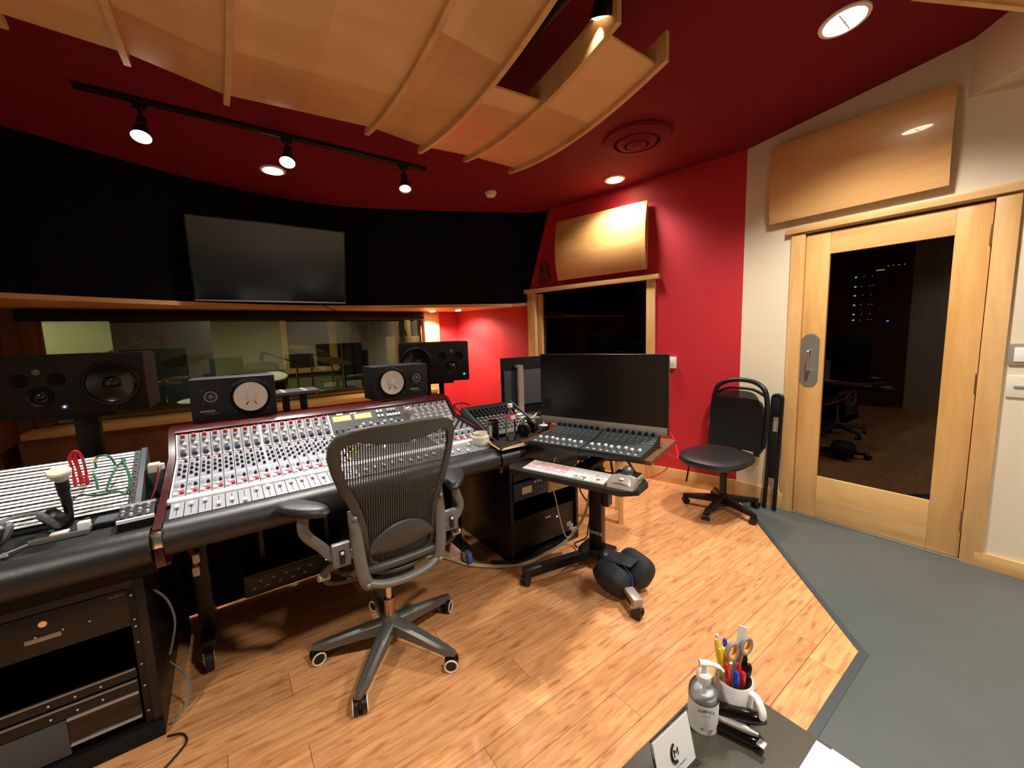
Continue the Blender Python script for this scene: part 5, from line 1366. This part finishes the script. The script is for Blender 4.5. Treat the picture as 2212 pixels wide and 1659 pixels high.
part('tip', MB().tube([(.006, -.06, .0), (.002, -.082, -.001)], [.0042, .0008], 6), M['cream'], pn)
pn = thing('pencil', 'pale wooden pencil lying along the front edge of the black notebook', 'pencil', (1.24, 1.716, .806))
part('shaft', MB().tube([(-.085, .0, .0), (.085, .008, .006)], .0042, 6), M['pencil_y'], pn)
part('eraser', MB().tube([(.085, .008, .006), (.098, .0085, .0065)], .0044, 8), M['cream'], pn)

# low wooden-legged stool behind the cart
stl = thing('wooden_stool', 'dark-topped stool on pale square legs behind the rolling cart', 'stool', (2.235, 2.05, 0), -.79)
part('seat', MB().box(-.20, .20, -.15, .15, .48, .52, .008), M['blk_matte'], stl)
for x in (-.165, .165):
    for y in (-.12, .12):
        part('leg', MB().box(x - .018, x + .018, y - .018, y + .018, 0, .48, .002), M['maple_trim'], stl)
# black A-frame stand feet behind the desk
af = thing('folding_stand', 'thin black folding stand leg right behind the fader controllers', 'stand', (2.88, 2.36, 0))
part('leg', MB().tube([(-.10, .08, .55), (.16, -.12, .01)], .011, 8), M['blk_metal'], af)
part('leg', MB().tube([(-.10, .08, .55), (-.36, .34, .01)], .011, 8), M['blk_metal'], af)
part('leg', MB().tube([(-.10, .08, .55), (-.18, -.10, .01)], .011, 8), M['blk_metal'], af)
part('top_clamp', MB().sph((-.10, .08, .555), .025, 12, 8), M['blk'], af)

# ------------------------------------------------------------------ black office chair by the door
oc = thing('office_chair', 'black armless office chair with mesh back in the corner by the glass door', 'office chair', (3.05, 1.50, 0))
star_base(oc, [111, 183, 255, 327, 39], .265, .115, .072, M['blk'], .026, None, .026, .017)
part('gas_cylinder', MB().tube([(0, 0, .11), (0, 0, .30)], .026, 18).tube([(0, 0, .28), (0, 0, .42)], .015, 14), M['blk'], oc)
part('mechanism', MB().box(-.14, .10, -.09, .09, .40, .435, .010), M['blk_metal'], oc)
part('tilt_lever', MB().tube([(-.08, .09, .41), (-.12, .20, .40), (-.14, .22, .20)], .007, 8), M['blk'], oc)
def seatfn(rr, top):
    vs = []
    return vs
sm = MB(); prof = [(.001, .418), (.82, .418), (.97, .432), (1.0, .452), (.97, .474), (.85, .486), (.5, .482), (.001, .478)]
sm.lathe(prof, 40)
for i, v in enumerate(sm.v):
    ex = lambda q, e: math.copysign(abs(q) ** e, q)
    r_ = math.hypot(v.x, v.y)
    a = math.atan2(v.y, v.x)
    cx_, sy_ = ex(math.cos(a), .72), ex(math.sin(a), .72)
    zz_ = v.z - (.018 * max(0, -cx_ * r_) ** 2)
    sm.v[i] = Vector((-.135 + .245 * cx_ * r_, -.01 + .235 * sy_ * r_, zz_))
part('seat', sm, M['blk_leather'], oc, 'round-edged black seat cushion')
def obk(u, v):
    y = (2 * u - 1); z = .47 + .445 * v
    wv = .212 * (1 - .10 * v ** 3) * (1 - .22 * max(0, v - .72) / .28 * abs(y) ** 1)
    return (.205 + .02 * v + .02 * math.sin(PI * v) - .045 * y * y, y * wv + .005, z - (.03 * (abs(y) ** 3) * (1 if v > .9 else 0)))
part('back_mesh', MB().grid(obk, 14, 12), M['chair_mesh'], oc, 'see-through black mesh')
part('back_pad', MB().grid(lambda u, v: tuple(Vector(obk(.03 + .94 * u, .0 + .90 * v)) + Vector((-.008, 0, -.01))), 10, 8, (-.02, 0, 0)), M['blk_matte'], oc)
hoop = [(.225 - .04, -.195, .50), (.20, -.205, .62), (.205, -.205, .75), (.215, -.198, .86), (.222, -.172, .94), (.235, -.10, .985), (.24, 0, .998), (.235, .10, .985), (.222, .172, .94), (.215, .198, .86), (.205, .205, .75), (.20, .205, .62), (.185, .195, .50)]
part('back_hoop', MB().tube(cable_curve(hoop, 5), .018, 10), M['blk'], oc, 'hoop frame forming a handle at the top')
part('back_bottom_bar', MB().tube(cable_curve([(.185, -.195, .50), (.22, -.10, .475), (.225, 0, .47), (.22, .10, .475), (.185, .195, .50)], 5), .016, 10), M['blk'], oc)
part('back_top_bar', MB().tube(cable_curve([(.218, -.195, .88), (.236, -.10, .925), (.242, 0, .932), (.236, .10, .925), (.218, .195, .88)], 5), .011, 10), M['blk'], oc)
part('back_bracket', MB().tube(cable_curve([(.05, 0, .415), (.16, 0, .40), (.25, 0, .44), (.262, 0, .60)], 6), .02, 10, flat=.5), M['blk_metal'], oc)
part('height_knob', MB().box(.215, .235, -.155, -.115, .41, .50, .006), M['blk'], oc)
lc = thing('folding_chair', 'slim folded black chair leaning on the wall right behind the office chair', 'folding chair', (3.335, 1.275, 0))
for y in (-.035, .035): part('frame_tube', MB().tube([(-.02, y, .012), (.045, y * .9, .86)], .014, 10), M['blk_metal'], lc)
part('frame_top', MB().tube(cable_curve([(.045, -.032, .86), (.048, -.02, .885), (.048, .02, .885), (.045, .032, .86)], 5), .014, 10), M['blk_metal'], lc)
part('seat', MB().at((.012, 0, .42), (0, .073, 0)).box(-.012, .012, -.035, .035, -.17, .19, .008), M['blk_matte'], lc)
part('backrest', MB().at((.042, 0, .80), (0, .073, 0)).box(-.010, .010, -.035, .035, -.08, .08, .006), M['blk_matte'], lc)

# ------------------------------------------------------------------ foreground side table and its things
TZ = .50
ft = thing('side_table', 'dark grey-brown low table in the bottom foreground', 'table', (.55, .0, 0))
part('tabletop', W(ft).box(.10, .982, -.52, .482, TZ - .035, TZ, .003), M['leather_table'], ft)
for x in (.14, .94):
    for y in (-.48, .44): part('leg', W(ft).box(x - .02, x + .02, y - .02, y + .02, 0, TZ - .035, .003), M['blk_metal'], ft)
mg = thing('mug', 'white mug holding pens and scissors on the foreground table', 'mug', (.903, .405, TZ))
part('body', MB().lathe([(.001, 0), (.036, 0), (.040, .004), (.041, .088), (.0395, .091), (.037, .089), (.036, .008), (.001, .007)], 36, False), M['white'], mg)
part('handle', MB().tube(cable_curve([(-.004, -.038, .078), (-.011, -.056, .080), (-.019, -.071, .062), (-.017, -.067, .034), (-.010, -.050, .016), (-.004, -.038, .016)], 5), .0085, 10, flat=.7), M['white'], mg)
def pen(name, dx, dy, tx, ty, z1, col, label, r=.0042, capc=None):
    t = thing(name, label, name.replace('_', ' '), (.903 + dx, .405 + dy, TZ + .010))
    v = Vector((tx - dx, ty - dy, z1)); 
    part('barrel', MB().tube([(0, 0, 0), v * .72], r, 8), M[col], t)
    part('cap', MB().tube([v * .70, v * .95, v], [r * 1.25, r * 1.25, r * .7], 8), M[capc or col], t)
    return t
pen('pen', -.012, .010, -.034, .018, .155, 'cream', 'pale yellow pen standing at the far left of the white mug', .0036, 'yellow')
pen('pen', -.008, .014, -.020, .034, .162, 'yellow', 'yellow pen second from the left in the white mug')
pen('pen', -.002, .016, -.008, .038, .166, 'yellow', 'yellow pen with pale cap, tallest of the yellow ones in the mug', .0045, 'cream')
pen('highlighter', -.006, .004, -.006, .022, .140, 'yellow', 'thick bright yellow highlighter leaning in the white mug', .0068)
pen('pen', -.016, -.004, -.030, .004, .125, 'red_pl', 'red pen at the left of the white mug', .0055)
pen('pen', -.008, -.010, -.020, -.014, .112, 'blue_pl', 'blue pen in the front of the white mug', .0056)
pen('pen', .004, -.014, .000, -.020, .104, 'red_pl', 'red pen in the front middle of the white mug', .0056)
pen('pen', .010, -.006, .012, -.004, .108, 'red_pl', 'second red pen just right of the middle in the white mug', .0050)
pen('pen', .014, .010, .012, .030, .150, 'blue_pl', 'blue pen standing behind the scissors in the white mug')
pen('marker', .018, -.010, .024, -.022, .112, 'blk_gloss', 'glossy black marker at the right front of the white mug', .0062)
pen('marker', .022, -.002, .032, -.008, .124, 'blk_gloss', 'glossy black marker at the right edge of the white mug', .0062)
ru = thing('plastic_knife', 'translucent white flat stick, tallest thing in the white mug', 'utensil', (.915, .415, TZ + .01))
part('blade', MB().at((0, 0, 0), (-.06, .10, -1.15)).box(-.009, .009, -.0015, .0015, 0, .195, .001), M['white'], ru)
sc = thing('scissors', 'scissors with grey and orange ring handles in the white mug', 'scissors', (.908, .400, TZ + .01))
for s, rr in ((-1, .0), (1, .0)):
    cxx, cyy = .012 + s * .021, .004 - s * .006
    pts = [(cxx + .016 * math.cos(a), cyy - .004 * math.cos(a), .142 + .019 * math.sin(a)) for a in [2 * PI * k / 24 for k in range(24)]]
    h_ = part('ring_handle', MB().tube(pts, .0045, 8, closed=True, flat=1.3), M['silver'], sc, 'grey ring')
    pts = [(cxx + .0125 * math.cos(a), cyy - .003 * math.cos(a), .142 + .0155 * math.sin(a)) for a in [2 * PI * k / 24 for k in range(24)]]
    part('inner_ring', MB().tube(pts, .0030, 8, closed=True, flat=1.6), mat('orange_grip', (226, 150, 60), .4), h_, 'orange inner grip')
    part('blade', MB().tube([(cxx - s * .012, cyy, .125), (.006, 0, .09), (-s * .003, 0, .0)], [.005, .005, .002], 6, flat=.4), M['steel'], sc)
hs = thing('hand_sanitizer', 'clear pump bottle of hand gel with white label on the foreground table', 'pump bottle', (.818, .432, TZ), -.35)
part('body', MB().lathe([(.001, 0), (.029, 0), (.032, .004), (.032, .078), (.030, .090), (.022, .103), (.012, .110), (.0118, .116), (.001, .116)], 32, False), M['gel'], hs)
part('gel', MB().lathe([(.001, .003), (.030, .003), (.030, .076), (.026, .084), (.001, .084)], 28, False), mat('clear_gel', (236, 240, 242), .3), hs)
part('label', MB().grid(lambda u, v: (.0324 * math.cos(-3.6 + 3.2 * u), .0324 * math.sin(-3.6 + 3.2 * u), .004 + .066 * v), 20, 1), M['paper'], hs, 'white wrap label')
part('base_ring', MB().lathe([(.0325, 0), (.033, .003), (.0325, .006)], 32, False), M['white'], hs)
part('collar', MB().lathe([(.0145, .108), (.0155, .112), (.0155, .124), (.012, .128), (.001, .128)], 24), M['white'], hs)
part('pump_stem', MB().tube([(0, 0, .124), (0, 0, .146)], .0048, 12), M['white'], hs)
part('pump_spout', MB().tube(cable_curve([(-.010, .004, .152), (0, 0, .151), (.014, -.006, .150), (.030, -.013, .143), (.038, -.017, .134)], 4), [.0075] * 8 + [.006] * 5 + [.004] * 4, 10, flat=.75), M['white'], hs)
part('dip_tube', MB().tube([(0, 0, .10), (.004, 0, .012)], .0022, 8), M['white'], hs)
def label_text(s, ang, z, size, m):
    return text_part('label_text', s, size, M[m], hs, (.0336 * math.cos(ang), .0336 * math.sin(ang), z), (PI / 2, 0, ang + PI / 2), .0002)
label_text('KLEENEZ', -2.1, .060, .0085, 'ink')
label_text('HAND GEL', -2.1, .049, .004, 'ink_grey')
label_text('Rx', -2.3, .016, .006, 'ink')
for k in range(6): label_text('||' if k % 2 else '|||', -1.85 + .035 * k, .014, .006, 'ink_grey')
for k in range(7): label_text('- - - - - -', -2.85, .055 - k * .006, .003, 'ink_grey')
stp = thing('stapler', 'glossy black stapler lying behind the hand gel bottle', 'stapler', (.858, .375, TZ))
def bar_profile(p0, p1, z0, z1, w_, h0, h1):
    mb = MB(); a = math.atan2(p1[1] - p0[1], p1[0] - p0[0]); l = math.hypot(p1[0] - p0[0], p1[1] - p0[1])
    pts = []; rs = []
    for k in range(13):
        u = k / 12; pts.append((p0[0] + (p1[0] - p0[0]) * u, p0[1] + (p1[1] - p0[1]) * u, z0 + (z1 - z0) * u)); e = min(1, (1 - u) * 6 + .25, u * 6 + .4); rs.append(w_ * e ** .5)
    return mb.tube(pts, rs, 16, flat=h0)
part('base', bar_profile((-.038, .075), (.006, -.054), .012, .012, .019, .6, .5), M['blk_gloss'], stp)
part('magazine', bar_profile((-.040, .080), (.000, -.045), .024, .030, .009, .8, .5), M['steel'], stp)
part('upper_arm', bar_profile((-.034, .080), (.034, -.046), .030, .044, .017, .75, .6), M['blk_gloss'], stp)
part('anvil', MB().box(-.016, .004, -.062, -.046, .019, .0215, .001), M['steel'], stp)
sgn = thing('card_stand', 'white card with round dark logo in a clear holder on the foreground table', 'sign card', (.668, .392, TZ), -.02)
tl = math.radians(-14)
part('holder_back', MB().at((0, .004, .004), (tl, 0, 0)).box(-.062, .062, .002, .0045, 0, .100, .001), M['bottle'], sgn)
part('holder_foot', MB().box(-.062, .062, -.004, .045, 0, .004, .001), M['bottle'], sgn)
cd = part('card', MB().at((0, .004, .004), (tl, 0, 0)).box(-.058, .058, 0, .0015, .003, .096), M['paper'], sgn)
def on_card(x, z): 
    v = Euler((tl, 0, 0)).to_matrix() @ Vector((x, -.0008, z)); return (v.x, v.y + .004, v.z + .004)
lg_ = part('logo', MB().at(on_card(.0, .048), (tl, 0, 0)).tube([(.013 * math.cos(a), 0, .017 * math.sin(a)) for a in [PI * .55 + 1.0 * PI * k / 14 for k in range(15)]], .0030, 6), M['ink'], sgn, 'dark curved logo')
text_part('logo_text', 'M', .022, M['ink'], sgn, on_card(.002, .046), (PI / 2 + tl, 0, 0), .0002)
text_part('card_text', 'MIDNIGHT STUDIO', .0065, M['ink_grey'], sgn, on_card(.0, .020), (PI / 2 + tl, 0, 0), .0002)
text_part('card_text', 'WELCOME', .005, M['ink_grey'], sgn, on_card(.0, .011), (PI / 2 + tl, 0, 0), .0002)
np_ = thing('document_sleeve', 'pale blue plastic folder under white papers at the right edge of the foreground table', 'folder', (.97, .26, TZ))
part('sleeve', MB().box(-.32, 0, -.23, 0, 0, .004, .001), M['blue_paper'], np_)
part('label_tab', MB().box(-.022, -.004, -.020, -.004, .004, .0045), M['paper'], np_)
ppr = thing('paper_stack', 'stack of white papers on the pale blue folder in the foreground', 'papers', (.97, .233, TZ + .004))
for k in range(3):
    part('sheet', MB().at((-.002 * k, -.001 * k, .0012 * k), (0, 0, .012 * (k - 1))).box(-.30, .003, -.21, 0, 0, .001), M['paper'], ppr)

# ------------------------------------------------------------------ live room behind the big window
lv = MB().box(-3.2, 5.2, 9.0, 9.1, 0, 3.2).box(-3.3, -3.2, 4.95, 9.1, 0, 3.2).box(5.2, 5.3, 4.95, 9.1, 0, 3.2).box(-3.3, 5.3, 4.95, 9.1, 3.1, 3.2)
struct('wall_live_room', lv, M['liveroom_wall'], smooth=0)
struct('floor_live_room', MB().box(-3.3, 5.3, 4.96, 9.1, -.10, -.014), M['brown_wood'], smooth=0)
def live_light(x, y, z, e, label):
    t = thing('live_room_lamp', label, 'ceiling light', (x, y, z))
    part('shade', MB().lathe([(.05, .06), (.06, 0), (.05, .0)], 20, False), M['blk'], t)
    part('lens', MB().lathe([(.05, .004), (.001, .0)], 20), M['lamp_on'], t)
    spot('live_beam', (x, y, z - .02), (x, y + .3, 0), e, 140, .8, (1, .95, .62), .06)
live_light(-2.0, 7.9, 2.55, 85, 'lit ceiling lamp in the live room, the leftmost one behind the window')
live_light(.6, 7.2, 2.6, 50, 'lit ceiling lamp in the live room behind the middle of the window')
live_light(3.0, 6.2, 2.6, 42, 'lit ceiling lamp in the live room behind the right of the window')
gb2 = thing('gobo_panel', 'tall dark grey acoustic screen in the live room left of the drum kit', 'acoustic screen', (-.65, 7.7, 0), .1)
part('panel', MB().box(-.55, .55, 0, .1, .1, 2.2, .01), M['grey_dark'], gb2); part('frame', MB().box(-.6, .6, -.02, .12, 0, .1, .01), M['maple_trim'], gb2)
gb3 = thing('gobo_panel', 'wooden framed acoustic screen in the live room behind the right near speaker', 'acoustic screen', (2.55, 6.6, 0), -.3)
part('panel', MB().box(-.32, .32, 0, .08, .1, 1.45, .01), M['maple'], gb3); part('frame', MB().box(-.36, .36, -.02, .1, 0, .1, .01), M['maple_trim'], gb3)
part('post', MB().box(-.02, .08, -.06, 0, .1, 2.4, .01), M['maple_trim'], gb3)
dr = thing('live_room_door', 'wood framed window opening on the far wall of the live room', 'window frame', (1.45, 8.9, 0))
part('frame', MB().box(-.5, .5, 0, .08, 2.0, 2.1).box(-.5, -.4, 0, .08, .9, 2.0).box(.35, .5, 0, .08, .9, 2.1).box(-.5, .5, 0, .08, .8, .9), M['maple'], dr)
part('dark_pane', MB().box(-.4, .35, .04, .06, .9, 2.0), M['dark_room'], dr)
cu = thing('curtain', 'dark green-black curtain in the live room right of the framed window', 'curtain', (2.9, 8.7, 0))
part('drape', MB().grid(lambda u, v: (-.9 + 1.6 * u, .04 * math.sin(u * 50), .05 + 1.9 * v), 60, 1, (0, .01, 0)), mat('dark_green_drape', (18, 30, 32), .9), cu)
pi_ = thing('upright_piano', 'dark upright piano in the live room at the left behind the window', 'piano', (-1.9, 6.9, 0), .2)
part('cabinet', MB().box(-.72, .72, 0, .55, .0, 1.18, .01), M['blk_gloss'], pi_); part('lid', MB().box(-.74, .74, -.03, .58, 1.18, 1.21, .006), M['blk_gloss'], pi_)
part('keybed', MB().box(-.70, .70, -.25, 0, .62, .72, .01), M['blk_gloss'], pi_); part('keys', MB().box(-.62, .62, -.22, -.08, .72, .735), M['paper'], pi_)
# drum kit
def drum(x, y, z, r, h, tilt, label, lying=False):
    t = thing('drum', label, 'drum', (x, y, z)); t.rotation_euler = (PI / 2 if lying else tilt, 0, 0)
    part('shell', MB().lathe([(r, -h / 2), (r, h / 2)], 30), M['drum'], t)
    part('hoop', MB().lathe([(r + .006, h / 2 - .02), (r + .008, h / 2 + .008), (r - .004, h / 2 + .008)], 30, False), M['chrome'], t)
    part('head', MB().lathe([(r - .004, h / 2 + .001), (.001, h / 2 + .003)], 30), M['cone_white'] if not lying else M['blk'], t)
drum(.35, 6.4, .28, .28, .45, 0, 'dark bass drum of the drum kit in the live room', True)
drum(.12, 6.35, .86, .15, .2, .35, 'small left rack drum of the kit in the live room')
drum(.55, 6.35, .86, .16, .22, .35, 'small right rack drum of the kit in the live room')
drum(-.35, 6.6, .62, .18, .15, .1, 'snare drum at the left of the kit in the live room')
drum(1.05, 6.65, .45, .22, .40, 0, 'floor drum at the right of the kit in the live room')
def cymbal(x, y, z, r, tx, ty, label):
    t = thing('cymbal', label, 'cymbal', (x, y, 0))
    part('stand', MB().tube([(0, 0, .35), (0, 0, z)], .012, 8), M['chrome'], t)
    for k in range(3):
        a = k * 2.1; part('stand_leg', MB().tube([(0, 0, .45), (.28 * math.cos(a), .28 * math.sin(a), .01)], .010, 6), M['chrome'], t)
    mb = MB(); mb.M = Matrix.Translation((0, 0, z)) @ Euler((tx, ty, 0)).to_matrix().to_4x4()
    part('disc', mb.lathe([(r, 0), (r * .3, .025), (r * .25, .03), (r * .12, .05), (.001, .052)], 36, False).lathe([(r, -.001), (r * .3, .022), (.001, .048)], 36, False), M['cymbal'], t)
cymbal(-.35, 6.2, 1.25, .26, .25, -.2, 'left crash cymbal of the kit in the live room')
cymbal(1.0, 6.2, 1.28, .27, .25, .25, 'right crash cymbal of the kit in the live room')
cymbal(-.62, 6.55, .95, .19, .05, 0, 'hi-hat cymbal at the far left of the kit in the live room')
cymbal(1.35, 6.6, 1.12, .28, .2, .2, 'ride cymbal at the far right of the kit in the live room')
def micstand(x, y, z, bx, bz, label):
    t = thing('microphone_stand', label, 'microphone stand', (x, y, 0))
    part('base', MB().lathe([(.13, 0), (.13, .012), (.02, .025)], 24), M['blk_metal'], t)
    part('pole', MB().tube([(0, 0, .01), (0, 0, z)], .010, 8), M['chrome'], t)
    part('boom', MB().tube([(-bx * .4, 0, z - bz * .4), (bx, 0, z + bz)], .008, 8), M['chrome'], t)
    part('microphone', MB().tube([(bx, 0, z + bz), (bx * 1.08, 0, z + bz - .10)], .020, 10), M['knob_grey'], t)
micstand(-1.0, 5.9, 1.35, .45, .18, 'tall boom microphone stand in the live room left of the drums')
micstand(.75, 5.7, 1.15, -.35, .15, 'boom microphone stand in front of the drum kit')
micstand(2.0, 6.0, 1.45, .3, .1, 'boom microphone stand in the live room right of the drums')
